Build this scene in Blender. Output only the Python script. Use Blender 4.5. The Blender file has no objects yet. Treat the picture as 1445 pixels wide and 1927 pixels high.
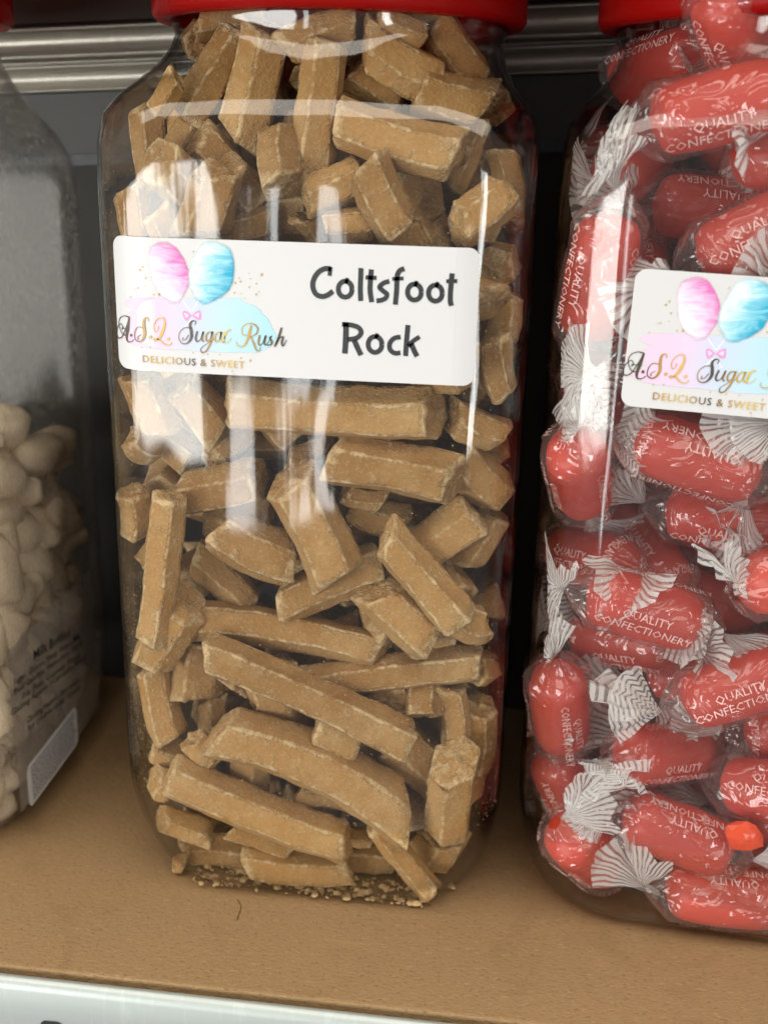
import bpy, bmesh, math, random
import numpy as np
from mathutils import Vector, Matrix, noise
random.seed(7); rng = np.random.default_rng(7)
scn = bpy.context.scene
C = scn.collection

# ------------------------------------------------------------------ camera
PW, PH = 1445, 1927                       # photograph size, for turning pixels into directions
FPX = 2121.8
YAW, PITCH, ROLL = 0.11955, 0.31729, 0.02300
CAM = np.array([0.05856, -0.35356, 0.23275])
fw = np.array([-math.sin(YAW)*math.cos(PITCH), math.cos(YAW)*math.cos(PITCH), -math.sin(PITCH)])
r0 = np.array([math.cos(YAW), math.sin(YAW), 0.0]); u0 = np.cross(r0, fw)
rt = math.cos(ROLL)*r0 + math.sin(ROLL)*u0
up = -math.sin(ROLL)*r0 + math.cos(ROLL)*u0
cam = bpy.data.cameras.new('camera'); camo = bpy.data.objects.new('camera', cam); C.objects.link(camo)
camo.matrix_world = Matrix(((rt[0], up[0], -fw[0], CAM[0]), (rt[1], up[1], -fw[1], CAM[1]), (rt[2], up[2], -fw[2], CAM[2]), (0, 0, 0, 1)))
cam.sensor_fit = 'VERTICAL'; cam.sensor_height = 36; cam.lens = 36*FPX/PH
cam.clip_start = 0.01; cam.clip_end = 50
cam.dof.use_dof = True; cam.dof.focus_distance = 0.315; cam.dof.aperture_fstop = 11
scn.camera = camo

# ------------------------------------------------------------------ light
wd = bpy.data.worlds.new('World'); scn.world = wd; wd.use_nodes = True
wd.node_tree.nodes['Background'].inputs[0].default_value = (0.84, 0.80, 0.75, 1)
wd.node_tree.nodes['Background'].inputs[1].default_value = 0.31
def area(name, loc, target, sx, sy, power, col, spin=0.0):
    l = bpy.data.lights.new(name, 'AREA'); l.shape = 'RECTANGLE'; l.size = sx; l.size_y = sy
    l.energy = power; l.color = col
    o = bpy.data.objects.new(name, l); C.objects.link(o); o.location = loc
    d = Vector(target) - Vector(loc); o.rotation_euler = (d.to_track_quat('-Z', 'Y').to_matrix() @ Matrix.Rotation(spin, 3, 'Z')).to_euler()
    return o
area('shop_window', (-2.25, -2.05, -0.18), (-2.0, 0, -0.10), 3.0, 0.95, 70, (1.0, 1.0, 0.95), .12)
area('shop_window_side_pane', (-0.42, -2.05, -0.16), (-0.42, 0, -0.16), 0.11, 0.80, 1.5, (0.97, 1.0, 1.0), .04)
area('doorway_light', (1.45, -2.0, 0.05), (1.30, 0, 0.05), 0.30, 1.0, 9, (0.97, 1.0, 0.98), .0)
area('overhead_fill', (-0.05, -0.80, 1.75), (0.0, -0.10, 0.0), 3.0, 1.5, 42, (1.0, 0.93, 0.81))  # added soft fill from overhead, brightens the front of the board

vs = scn.view_settings
vs.view_transform = 'Standard'; vs.look = 'None'; vs.exposure = 0.27; vs.gamma = 1.0; vs.use_curve_mapping = False
scn.cycles.max_bounces = 5; scn.cycles.transparent_max_bounces = 40
scn.cycles.diffuse_bounces = 3; scn.cycles.glossy_bounces = 2
scn.cycles.caustics_reflective = False; scn.cycles.caustics_refractive = False
scn.cycles.sample_clamp_indirect = 4.0; scn.cycles.adaptive_threshold = .03

# ------------------------------------------------------------------ helpers
def ray(x, y):
    d = fw + rt*(x-PW/2)/FPX - up*(y-PH/2)/FPX
    return d
def hit(x, y, axis, val):
    d = ray(x, y); return CAM + d*((val-CAM[axis])/d[axis])

def add(name, me, mat=None, parent=None):
    o = bpy.data.objects.new(name, me); C.objects.link(o)
    if mat is not None and not me.materials: me.materials.append(mat)
    if parent is not None: o.parent = parent
    return o
def mesh(name, v, f, smooth=False):
    me = bpy.data.meshes.new(name); me.from_pydata([tuple(map(float, p)) for p in v], [], f)
    me.polygons.foreach_set('use_smooth', [smooth]*len(me.polygons)); me.update(); return me
def attr(me, name, vals):
    a = me.attributes.new(name, 'FLOAT', 'POINT'); a.data.foreach_set('value', np.asarray(vals, dtype=np.float32))
def empty(name, loc=(0, 0, 0), rz=0.0):
    o = bpy.data.objects.new(name, None); C.objects.link(o); o.location = loc; o.rotation_euler = (0, 0, rz)
    o.empty_display_size = 0.02; return o
def tag(o, label, cat=None, group=None, kind=None):
    o['label'] = label
    if cat: o['category'] = cat
    if group: o['group'] = group
    if kind: o['kind'] = kind
    return o
def boxm(name, lo, hi, bev=0.0):
    bm = bmesh.new(); bmesh.ops.create_cube(bm, size=1)
    for v in bm.verts:
        for k in range(3): v.co[k] = lo[k] if v.co[k] < 0 else hi[k]
    if bev: bmesh.ops.bevel(bm, geom=bm.edges[:], offset=bev, segments=2, affect='EDGES', profile=.7)
    me = bpy.data.meshes.new(name); bm.to_mesh(me); bm.free(); return me
def grid_faces(nu, nv, wrap=False):
    f = []
    for j in range(nv-1):
        for i in range(nu if wrap else nu-1):
            a, b = j*nu+i, j*nu+(i+1) % nu
            f.append((a, b, b+nu, a+nu))
    return f

# ------------------------------------------------------------------ materials
def newmat(name):
    m = bpy.data.materials.new(name); m.use_nodes = True; nt = m.node_tree; nt.nodes.clear()
    out = nt.nodes.new('ShaderNodeOutputMaterial'); return m, nt, out
class NT:
    def __init__(s, nt): s.nt = nt
    def n(s, t, **kw):
        nd = s.nt.nodes.new(t)
        for k, v in kw.items():
            if k.startswith('i_'):
                key = k[2:]; key = int(key) if key.isdigit() else key.replace('_', ' ')
                nd.inputs[key].default_value = v
            else: setattr(nd, k, v)
        return nd
    def l(s, a, b): s.nt.links.new(a, b)
    def math(s, op, a, b=None, c=None):
        nd = s.nt.nodes.new('ShaderNodeMath'); nd.operation = op
        for i, x in enumerate((a, b, c)):
            if x is None: continue
            if isinstance(x, (int, float)): nd.inputs[i].default_value = x
            else: s.l(x, nd.inputs[i])
        return nd.outputs[0]
    def noise(s, scale, detail=3, rough=.5, vec=None, sc=None, dist=0):
        if vec is None: vec = s.n('ShaderNodeTexCoord').outputs['Object']
        if sc is not None:
            mp = s.n('ShaderNodeMapping'); mp.inputs['Scale'].default_value = sc; s.l(vec, mp.inputs['Vector']); vec = mp.outputs[0]
        nd = s.n('ShaderNodeTexNoise'); nd.inputs['Scale'].default_value = scale; nd.inputs['Detail'].default_value = detail
        nd.inputs['Roughness'].default_value = rough; nd.inputs['Distortion'].default_value = dist
        s.l(vec, nd.inputs['Vector']); return nd.outputs['Fac']
    def ramp(s, fac, stops, interp='LINEAR'):
        nd = s.n('ShaderNodeValToRGB'); cr = nd.color_ramp; cr.interpolation = interp
        while len(cr.elements) < len(stops): cr.elements.new(0.5)
        for e, (p, c) in zip(cr.elements, stops):
            e.position = p; e.color = c if len(c) == 4 else (*c, 1)
        s.l(fac, nd.inputs[0]); return nd.outputs[0]
    def mix(s, fac, a, b):
        nd = s.n('ShaderNodeMix', data_type='RGBA')
        for x, i in ((fac, 0), (a, 6), (b, 7)):
            if isinstance(x, (int, float)): nd.inputs[i].default_value = x
            elif isinstance(x, tuple): nd.inputs[i].default_value = (*x, 1) if len(x) == 3 else x
            else: s.l(x, nd.inputs[i])
        return nd.outputs[2]
    def bump(s, h, strength, dist):
        nd = s.n('ShaderNodeBump'); nd.inputs['Strength'].default_value = strength; nd.inputs['Distance'].default_value = dist
        s.l(h, nd.inputs['Height']); return nd.outputs[0]
def principled(name, col, rough=.5, metal=0.0, **kw):
    m, nt, out = newmat(name); N = NT(nt); b = N.n('ShaderNodeBsdfPrincipled')
    b.inputs['Base Color'].default_value = (*col, 1); b.inputs['Roughness'].default_value = rough; b.inputs['Metallic'].default_value = metal
    for k, v in kw.items(): b.inputs[k.replace('_', ' ')].default_value = v
    N.l(b.outputs[0], out.inputs[0]); return m, N, b

def film(name, tint=(.97, .97, .97), edge=(.62, .6, .6), f0=.045, rough=.03, bump=None, haze=0.0, hazecol=(.9, .9, .9), gain=1.0):
    """thin clear plastic sheet: straight-through transmission with a Fresnel-weighted mirror lobe"""
    m, nt, out = newmat(name); N = NT(nt)
    lw = N.n('ShaderNodeLayerWeight'); lw.inputs[0].default_value = .5
    p5 = N.math('POWER', lw.outputs['Facing'], 5.0)
    nb = None
    if bump:
        nb = bump(N)
    fr = N.math('MULTIPLY_ADD', p5, (1-f0)*.8, f0*gain)
    tr = N.n('ShaderNodeBsdfTransparent'); N.l(N.mix(N.math('POWER', lw.outputs['Facing'], 3.0), tint, edge), tr.inputs[0])
    gl = N.n('ShaderNodeBsdfGlossy'); gl.inputs['Roughness'].default_value = rough; gl.inputs[0].default_value = (1, 1, 1, 1)
    if nb is not None: N.l(nb, gl.inputs['Normal'])
    base = tr.outputs[0]
    if haze:
        df = N.n('ShaderNodeBsdfDiffuse'); df.inputs[0].default_value = (*hazecol, 1)
        mh = N.n('ShaderNodeMixShader')
        if isinstance(haze, float): mh.inputs[0].default_value = haze
        else: N.l(haze(N), mh.inputs[0])
        N.l(base, mh.inputs[1]); N.l(df.outputs[0], mh.inputs[2]); base = mh.outputs[0]
    mx = N.n('ShaderNodeMixShader'); N.l(fr, mx.inputs[0]); N.l(base, mx.inputs[1]); N.l(gl.outputs[0], mx.inputs[2])
    N.l(mx.outputs[0], out.inputs[0]); return m

def jar_bump(N):
    h1 = N.noise(48, 1, .5, sc=(1, 1, .4)); h2 = N.noise(330, 1, .5, sc=(1, 1, .05))
    sx = N.n('ShaderNodeSeparateXYZ'); N.l(N.n('ShaderNodeTexCoord').outputs['Object'], sx.inputs[0])
    mn = N.math('MINIMUM', N.math('ABSOLUTE', sx.outputs[0]), N.math('ABSOLUTE', sx.outputs[1])); rib = N.math('MULTIPLY', N.math('SUBTRACT', mn, .034), 14.0); rib = N.math('MINIMUM', N.math('MAXIMUM', rib, 0.03), .16)
    h = N.math('ADD', h1, N.math('MULTIPLY', h2, rib))
    return N.bump(h, .22, .004)
M = {}
M['pet'] = film('clear_plastic_jar', bump=jar_bump, gain=.80, rough=.055)
def dusty(N):
    h = N.noise(900, 4, .7, sc=(1, 1, .5)); g = N.noise(60, 3, .6, sc=(1, 1, .4))
    return N.math('MULTIPLY', N.ramp(h, [(.5, (0, 0, 0)), (.72, (1, 1, 1))]), N.math('MULTIPLY_ADD', g, .5, .05))
M['pet_dusty'] = film('clear_plastic_dusty', bump=jar_bump, gain=.5, rough=.24, tint=(.96, .96, .95), haze=dusty, hazecol=(.80, .77, .72))

def make_rock():
    m, N, b = principled('sugared_rock', (.4, .25, .11), .85)
    a = N.n('ShaderNodeAttribute', attribute_name='dust').outputs['Fac']
    oi = N.n('ShaderNodeObjectInfo').outputs['Random']
    n1 = N.noise(160, 4, .6); n2 = N.noise(1050, 3, .7); n3 = N.noise(380, 4, .75)
    base = N.mix(n1, (.415, .222, .074), (.545, .320, .122))
    base = N.mix(N.math('MULTIPLY', oi, .85), base, (.27, .138, .044))
    f = N.math('ADD', N.math('MULTIPLY', a, .90), N.math('MULTIPLY', N.math('SUBTRACT', n3, .5), 2.4)); f = N.math('ADD', f, N.math('MULTIPLY', N.math('SUBTRACT', n1, .5), 1.4))
    dust = N.ramp(f, [(.26, (0, 0, 0)), (.80, (1, 1, 1))])
    bloom = N.ramp(N.noise(75, 3, .6), [(.42, (0, 0, 0)), (.68, (1, 1, 1))])
    col = N.mix(N.math('MULTIPLY', bloom, .40), base, (.62, .42, .20))
    col = N.mix(N.math('MULTIPLY', dust, .62), col, (.80, .61, .35))
    dk = N.ramp(n2, [(.32, (1, 1, 1)), (.45, (0, 0, 0))]); col = N.mix(N.math('MULTIPLY', dk, .22), col, (.24, .13, .05))
    sp = N.ramp(n2, [(.56, (0, 0, 0)), (.66, (1, 1, 1))])
    col = N.mix(N.math('MULTIPLY', sp, .24), col, (.80, .62, .37))
    N.l(col, b.inputs['Base Color'])
    h = N.math('ADD', N.math('MULTIPLY', n2, .55), N.math('MULTIPLY', n3, .6)); h = N.math('ADD', h, N.math('MULTIPLY', dust, .6))
    N.l(N.bump(h, .8, .0010), b.inputs['Normal'])
    b.inputs['Specular IOR Level'].default_value = .2
    return m
M['rock'] = make_rock()
M['crumb'] = principled('sugar_crumb', (.62, .44, .22), .9)[0]

def make_board():
    m, N, b = principled('fibreboard', (.30, .185, .09), .75)
    n1 = N.noise(14, 5, .6); n2 = N.noise(900, 3, .6, sc=(.7, 1, 1)); n3 = N.noise(260, 4, .7)
    col = N.mix(n1, (.275, .170, .078), (.345, .222, .108))
    col = N.mix(N.math('MULTIPLY', n3, .45), col, (.39, .24, .11))
    spk = N.ramp(n2, [(.30, (1, 1, 1)), (.42, (0, 0, 0))]); col = N.mix(N.math('MULTIPLY', spk, .6), col, (.15, .078, .03))
    lt = N.ramp(N.noise(700, 2, .5, sc=(.5, 1.2, 1)), [(.60, (0, 0, 0)), (.70, (1, 1, 1))]); col = N.mix(N.math('MULTIPLY', lt, .34), col, (.50, .35, .18)); st = N.ramp(N.noise(22, 4, .7, dist=1.0), [(.52, (0, 0, 0)), (.72, (1, 1, 1))]); col = N.mix(N.math('MULTIPLY', st, .42), col, (.20, .115, .045)); scr_ = N.ramp(N.noise(120, 2, .5, sc=(.12, 1.6, 1)), [(.70, (0, 0, 0)), (.76, (1, 1, 1))]); col = N.mix(N.math('MULTIPLY', scr_, .30), col, (.50, .36, .2))
    bl = N.ramp(N.noise(95, 2, .5), [(.235, (1, 1, 1)), (.26, (0, 0, 0))]); col = N.mix(N.math('MULTIPLY', bl, .6), col, (.12, .07, .035))
    N.l(col, b.inputs['Base Color'])
    N.l(N.bump(N.math('ADD', n2, N.math('MULTIPLY', n3, .7)), .6, .0006), b.inputs['Normal']); return m
M['board'] = make_board()
def make_metal(name, col, rough, metal=1.0):
    m, N, b = principled(name, col, rough, metal)
    n = N.noise(40, 4, .6, sc=(.4, 6, 6)); N.l(N.math('MULTIPLY_ADD', n, .25, rough-.1), b.inputs['Roughness'])
    s = N.noise(420, 3, .7, sc=(1, .3, .12))
    c = N.mix(N.ramp(s, [(.55, (0, 0, 0)), (.75, (1, 1, 1))]), tuple(c*.95 for c in col), tuple(min(1, c*1.06) for c in col))
    N.l(c, b.inputs['Base Color']); N.l(N.bump(s, .12, .0003), b.inputs['Normal']); return m
M['zinc'] = make_metal('zinc_plated_steel', (.46, .51, .50), .45, .45)
M['alu'] = make_metal('dull_aluminium', (.44, .42, .38), .40)
M['back'] = principled('shaded_back_panel', (.014, .013, .012), .6)[0]; M['panel'] = principled('grey_painted_panel', (.060, .061, .066), .5)[0]  # back: the shade between the jars is put into its near-black colour
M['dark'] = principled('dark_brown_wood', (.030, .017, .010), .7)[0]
M['slot'] = principled('black_slot', (.01, .012, .015), .6)[0]
def make_lid():
    m, N, b = principled('red_translucent_plastic', (.62, .010, .008), .25)
    tr = N.n('ShaderNodeBsdfTransparent'); tr.inputs[0].default_value = (.72, .05, .035, 1); mx = N.n('ShaderNodeMixShader'); mx.inputs[0].default_value = .62
    N.l(b.outputs[0], mx.inputs[1]); N.l(tr.outputs[0], mx.inputs[2]); N.l(mx.outputs[0], next(x for x in N.nt.nodes if x.type == 'OUTPUT_MATERIAL').inputs[0]); return m
M['lid'] = make_lid()
M['paper'] = principled('white_sticker', (.63, .63, .645), .42)[0]
_, N, b = principled('x', (1, 1, 1)); M['ink'] = principled('black_ink', (.016, .020, .024), .45)[0]
def make_foil():
    m, N, b = principled('gold_and_black_ink', (.3, .2, .1), .38)
    a = N.n('ShaderNodeAttribute', attribute_name='tone').outputs['Fac']
    col = N.ramp(a, [(0, (.050, .042, .036)), (.13, (.085, .065, .045)), (.22, (.62, .36, .07)), (.33, (.70, .46, .10)), (.42, (.20, .13, .07)), (.47, (.050, .045, .040)),
                     (.55, (.36, .22, .08)), (.66, (.74, .52, .12)), (.80, (.52, .31, .07)), (.88, (.10, .075, .05)), (1, (.045, .04, .035))])
    N.l(col, b.inputs['Base Color']); return m
M['foil'] = make_foil()
M['gold'] = principled('gold_ink', (.52, .35, .14), .4)[0]
M['bow'] = principled('pink_ink', (.80, .30, .58), .5)[0]; M['bowlight'] = principled('pale_pink_ink', (.86, .62, .78), .5)[0]
M['whiteink'] = principled('white_ink', (.86, .85, .82), .5)[0]
def make_splash():
    m, N, b = principled('watercolour_wash', (.7, .7, .8), .5)
    a = N.n('ShaderNodeAttribute', attribute_name='tone').outputs['Fac']
    n = N.noise(120, 4, .6)
    t = N.math('ADD', a, N.math('MULTIPLY', N.math('SUBTRACT', n, .5), .12))
    N.l(N.ramp(t, [(0, (.80, .56, .70)), (.25, (.74, .56, .74)), (.45, (.58, .62, .78)), (.65, (.48, .68, .80)), (1, (.36, .66, .76))]), b.inputs['Base Color']); return m
M['splash'] = make_splash()
def make_floss(name, light, mid, deep):
    m, nt, out = newmat(name); N = NT(nt)
    b = N.n('ShaderNodeBsdfPrincipled'); b.inputs['Roughness'].default_value = .5
    r = N.n('ShaderNodeAttribute', attribute_name='rim').outputs['Fac']; t = N.n('ShaderNodeAttribute', attribute_name='tone').outputs['Fac']
    mp = N.n('ShaderNodeMapping'); mp.inputs['Rotation'].default_value = (0, .5, 0); mp.inputs['Scale'].default_value = (1, 1, 4.0)
    N.l(N.n('ShaderNodeTexCoord').outputs['Object'], mp.inputs['Vector'])
    n = N.noise(110, 5, .6, vec=mp.outputs[0], dist=1.2)
    v = N.math('ADD', t, N.math('MULTIPLY', N.math('SUBTRACT', n, .5), 1.5))
    N.l(N.ramp(v, [(.12, light), (.5, mid), (.92, deep)]), b.inputs['Base Color'])
    fz = N.math('ADD', r, N.math('MULTIPLY', N.math('SUBTRACT', N.noise(500, 3, .6), .5), .12))
    al = N.ramp(fz, [(.86, (1, 1, 1)), (1.0, (0, 0, 0))])
    tr = N.n('ShaderNodeBsdfTransparent'); mx = N.n('ShaderNodeMixShader')
    N.l(al, mx.inputs[0]); N.l(tr.outputs[0], mx.inputs[1]); N.l(b.outputs[0], mx.inputs[2]); N.l(mx.outputs[0], out.inputs[0]); return m
M['floss_pink'] = make_floss('pink_floss_ink', (.86, .74, .82), (.82, .50, .72), (.78, .15, .48))
M['floss_blue'] = make_floss('blue_floss_ink', (.70, .83, .86), (.25, .62, .76), (.0, .36, .58))

def make_sweet():
    m, N, b = principled('red_boiled_sweet', (.6, .04, .03), .32)
    n = N.noise(130, 4, .65, sc=(.4, 1, 1)); n2 = N.noise(500, 3, .6)
    col = N.mix(n, (.74, .028, .020), (.92, .105, .060)); N.l(N.mix(N.math('MULTIPLY', n2, .3), col, (.92, .17, .09)), b.inputs['Base Color'])
    N.l(N.bump(n2, .25, .0006), b.inputs['Normal'])
    tl = N.n('ShaderNodeBsdfTranslucent'); tl.inputs[0].default_value = (.98, .22, .15, 1); mx = N.n('ShaderNodeMixShader'); mx.inputs[0].default_value = .5
    N.l(b.outputs[0], mx.inputs[1]); N.l(tl.outputs[0], mx.inputs[2]); N.l(mx.outputs[0], next(x for x in N.nt.nodes if x.type == 'OUTPUT_MATERIAL').inputs[0]); return m
M['sweet'] = make_sweet()
M['shard'] = principled('orange_red_shard', (.85, .09, .03), .2)[0]
def wrap_bump(N):
    h = N.noise(75, 2, .6, dist=1.2)
    return N.bump(h, 1.0, .0055)
M['cello'] = film('clear_cellophane', tint=(.98, .97, .97), edge=(.9, .86, .86), f0=.05, rough=.055, bump=wrap_bump, haze=.05, hazecol=(.92, .78, .75), gain=1.2)
M['wraptext'] = principled('pale_wrapper_ink', (.86, .58, .54), .5)[0]
def make_fan():
    m, nt, out = newmat('striped_cellophane'); N = NT(nt)
    a = N.n('ShaderNodeAttribute', attribute_name='stripe').outputs['Fac']
    w = N.math('ADD', a, N.math('MULTIPLY', N.noise(160, 1, .5), 1.1))
    s = N.math('FRACT', w)
    mask = N.ramp(s, [(.06, (0, 0, 0)), (.12, (1, 1, 1)), (.68, (1, 1, 1)), (.74, (0, 0, 0))])
    df = N.n('ShaderNodeBsdfPrincipled'); df.inputs['Base Color'].default_value = (.95, .94, .92, 1); df.inputs['Roughness'].default_value = .22
    tl = N.n('ShaderNodeBsdfTranslucent'); tl.inputs[0].default_value = (.9, .88, .85, 1)
    wm = N.n('ShaderNodeMixShader'); wm.inputs[0].default_value = .45; N.l(df.outputs[0], wm.inputs[1]); N.l(tl.outputs[0], wm.inputs[2])
    tr = N.n('ShaderNodeBsdfTransparent'); tr.inputs[0].default_value = (.95, .94, .94, 1)
    gl = N.n('ShaderNodeBsdfGlossy'); gl.inputs['Roughness'].default_value = .12
    N.l(wrap_bump(N), gl.inputs['Normal'])
    hz = N.n('ShaderNodeBsdfDiffuse'); hz.inputs[0].default_value = (.93, .88, .85, 1); hm = N.n('ShaderNodeMixShader'); hm.inputs[0].default_value = .13; N.l(tr.outputs[0], hm.inputs[1]); N.l(hz.outputs[0], hm.inputs[2])
    cl = N.n('ShaderNodeMixShader'); lw = N.n('ShaderNodeLayerWeight'); lw.inputs[0].default_value = .5
    N.l(N.math('MULTIPLY_ADD', N.math('POWER', lw.outputs['Facing'], 4.0), .5, .07), cl.inputs[0]); N.l(hm.outputs[0], cl.inputs[1]); N.l(gl.outputs[0], cl.inputs[2])
    mx = N.n('ShaderNodeMixShader'); N.l(N.math('MULTIPLY', mask, .90), mx.inputs[0]); N.l(cl.outputs[0], mx.inputs[1]); N.l(wm.outputs[0], mx.inputs[2])
    N.l(mx.outputs[0], out.inputs[0]); return m
M['fan'] = make_fan()
def make_milk():
    m, N, b = principled('cream_gummy', (.70, .60, .50), .6)
    n = N.noise(260, 4, .6); N.l(N.mix(n, (.82, .65, .46), (.93, .80, .61)), b.inputs['Base Color'])
    N.l(N.bump(N.noise(700, 3, .6), .4, .0006), b.inputs['Normal']); return m
M['milk'] = make_milk()
M['sheer'] = film('sheer_sticker', tint=(.86, .85, .84), edge=(.7, .7, .7), haze=.16, hazecol=(.75, .72, .70), rough=.25)
M['hair'] = principled('dark_hair', (.05, .03, .02), .5)[0]

# ------------------------------------------------------------------ the setting: shelf, back panel, shelf above
shelf = empty('shelf'); tag(shelf, 'brown fibreboard shelf in a zinc plated metal tray', kind='structure')
YF = -0.0952
add('shelf_board', boxm('shelf_board', (-.75, YF, -.004), (.75, .0895, 0.0), .0008), M['board'], shelf)
# metal tray: lip profile extruded along the shelf
prof = [(.0895, -.0052), (YF+.001, -.0052), (YF-.0012, -.0050), (YF-.0012, -.0022), (YF-.0022, -.0012), (YF-.0034, -.0012), (YF-.0046, -.0024), (YF-.0052, -.0042), (YF-.0054, -.012), (YF-.0054, -.045), (YF-.003, -.047), (.0895, -.047)]
xs = np.linspace(-.75, .75, 61)
v = [(x, y, z) for x in xs for y, z in prof]
me = mesh('metal_lip', v, grid_faces(len(prof), len(xs)), True); lip = add('metal_lip', me, M['zinc'], shelf)
for k in range(-4, 5):
    P = hit(97, 1921, 1, YF-.0056); x = P[0]+k*.1; zc = P[2]-.002
    pts = []
    for t in np.linspace(0, 2*math.pi, 20, endpoint=False):
        cx = x+(.0016 if math.cos(t) > 0 else -.0016)*1.0; pts.append((cx+.0018*math.cos(t), YF-.0057, zc+.0018*math.sin(t)))
    add('slot', mesh('slot', pts, [tuple(range(20))]), M['slot'], shelf)
back = add('back_wall', boxm('back_wall', (-.8, .0897, -.05), (.8, .100, .45)), M['back']); tag(back, 'dark grey panel behind the jars, colour deepened for the shade there', kind='structure')
# back rail of folded aluminium, a little out of level
ry = .082
A = hit(0, 113, 1, ry); B = hit(1040, 70, 1, ry)
ang = math.atan2(B[2]-A[2], B[0]-A[0])
pz = lambda py: hit(60, py, 1, ry)[2] - hit(60, 110, 1, ry)[2]
rail_prof = [(.012, 42), (.004, 44), (.000, 50), (-.0035, 56), (-.003, 60), (.002, 64), (.003, 96), (-.001, 100), (-.005, 106), (-.005, 111), (-.001, 116), (.003, 119), (-.001, 122), (-.005, 126), (-.005, 131), (-.001, 136), (.002, 140), (.001, 166), (-.003, 170), (-.003, 174), (.010, 176)]
v = []
for x in np.linspace(-.7, .7, 57):
    for dy, py in rail_prof: v.append((x, dy, pz(py)))
me = mesh('rail', v, grid_faces(len(rail_prof), 57), True)
rail = add('back_rail', me, M['alu']); rail.location = (A[0], ry, A[2]); rail.rotation_euler = (0, -ang, 0)
tag(rail, 'ribbed dull aluminium rail running behind the jars', 'rail')
zt = pz(44)
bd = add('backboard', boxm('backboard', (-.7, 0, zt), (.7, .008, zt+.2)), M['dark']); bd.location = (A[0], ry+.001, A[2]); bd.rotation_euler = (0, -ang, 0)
tag(bd, 'dark brown board above the aluminium rail', 'board')
z2 = pz(302)
ld = add('ledge_strip', boxm('ledge_strip', (-.7, -.002, z2-.002), (.7, .006, z2+.002)), principled('dark_blue_strip', (.02, .028, .04), .4)[0]); ld.location = (A[0], ry+.004, A[2]); ld.rotation_euler = (0, -ang, 0)
pn = add('grey_panel', boxm('grey_panel', (-.7, -.001, z2+.002), (.7, .005, pz(176))), M['panel']); pn.location = (A[0], ry+.0045, A[2]); pn.rotation_euler = (0, -ang, 0); tag(pn, 'grey panel under the aluminium rail behind the jars', kind='structure')
tag(ld, 'thin dark blue strip along the panel between the jars', 'strip')
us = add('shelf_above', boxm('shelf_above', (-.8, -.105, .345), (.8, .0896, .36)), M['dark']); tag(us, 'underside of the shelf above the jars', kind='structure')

# ------------------------------------------------------------------ jars
HA, RC = .060, .0204
def rsq(n_arc, half, rc):
    """rounded square outline with points on the straight sides too"""
    out = []
    s = half-rc
    for k, (sx, sy) in enumerate([(1, 1), (-1, 1), (-1, -1), (1, -1)]):
        for t in np.linspace(0, math.pi/2, n_arc):
            an = t+k*math.pi/2; out.append((sx*s+rc*math.cos(an), sy*s+rc*math.sin(an)))
        # straight run to next corner
        a = np.array(out[-1]); nx, ny = [(-1, 1), (-1, -1), (1, -1), (1, 1)][k]; an = (k+1)*math.pi/2
        bpt = np.array((nx*s+rc*math.cos(an), ny*s+rc*math.sin(an)))
        for t in (.25, .5, .75): out.append(tuple(a+(bpt-a)*t))
    return np.array(out)
JPROF = [  # z, inset, corner radius, circle blend
    (.0030, .0300, .028, 0), (.0012, .0180, .028, 0), (.0000, .0120, .028, 0), (.0012, .0088, .0285, 0), (.0042, .0064, .028, 0), (.0090, .0046, .027, 0), (.0160, .0030, .0252, 0),
    (.0240, .0015, .0230, 0), (.0330, .0004, .0212, 0), (.0400, 0, RC, 0), (.0700, 0, RC, 0), (.1100, 0, RC, 0), (.1500, 0, RC, 0), (.1900, 0, RC, 0), (.2200, 0, RC, 0), (.2310, .0003, .0206, 0),
    (.2380, .0014, .0215, .0), (.2430, .0034, .023, .06), (.2478, .0062, .025, .22), (.2525, .0088, .027, .45), (.2565, .0100, .03, .70), (.2600, .0110, .03, .90), (.2625, .0115, .03, 1.0), (.2650, .0118, .03, 1.0), (.2700, .0118, .03, 1.0), (.2860, .0118, .03, 1.0)]
RN = .0475
ZI = np.array([p[0] for p in JPROF[2:]]); II = np.array([p[1] for p in JPROF[2:]])
I2 = np.where(ZI > .235, II*1.7, II); II = np.where(ZI > .22, 0, II)
def zmap(z, zs, ds): return z*zs if z <= .231 else .231*zs+(z-.231)*ds
def jar_rows(off=0.0, zs=1.0, ds=1.0):
    rows = []
    for z, ins, rc, bl in JPROF:
        q = rsq(9, HA-ins-off, max(rc-off, .004)); n = len(q)
        ang_ = np.arctan2(q[:, 1], q[:, 0]); rr = RN+(.0012 if .262 < z < .2655 else 0)-off
        c = np.stack([np.cos(ang_), np.sin(ang_)], 1)*rr
        q = q*(1-bl)+c*bl
        rows.append(np.c_[q, np.full(n, zmap(z, zs, ds)+(off if z < .004 else 0))])
    return rows
def jar_mesh(zs=1.0, ds=1.0):
    v, f = [], []
    for k, off in enumerate((0.0, .0009)):
        rows = jar_rows(off, zs, ds); n = len(rows[0]); b = len(v); v += [tuple(p) for r_ in rows for p in r_]
        ff = grid_faces(n, len(rows), True); ff.append(tuple(range(n))[::-1])
        f += [tuple(b+i for i in (q if k == 0 else q[::-1])) for q in ff]
    me = mesh('jar_body', v, f, True); return me
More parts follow.
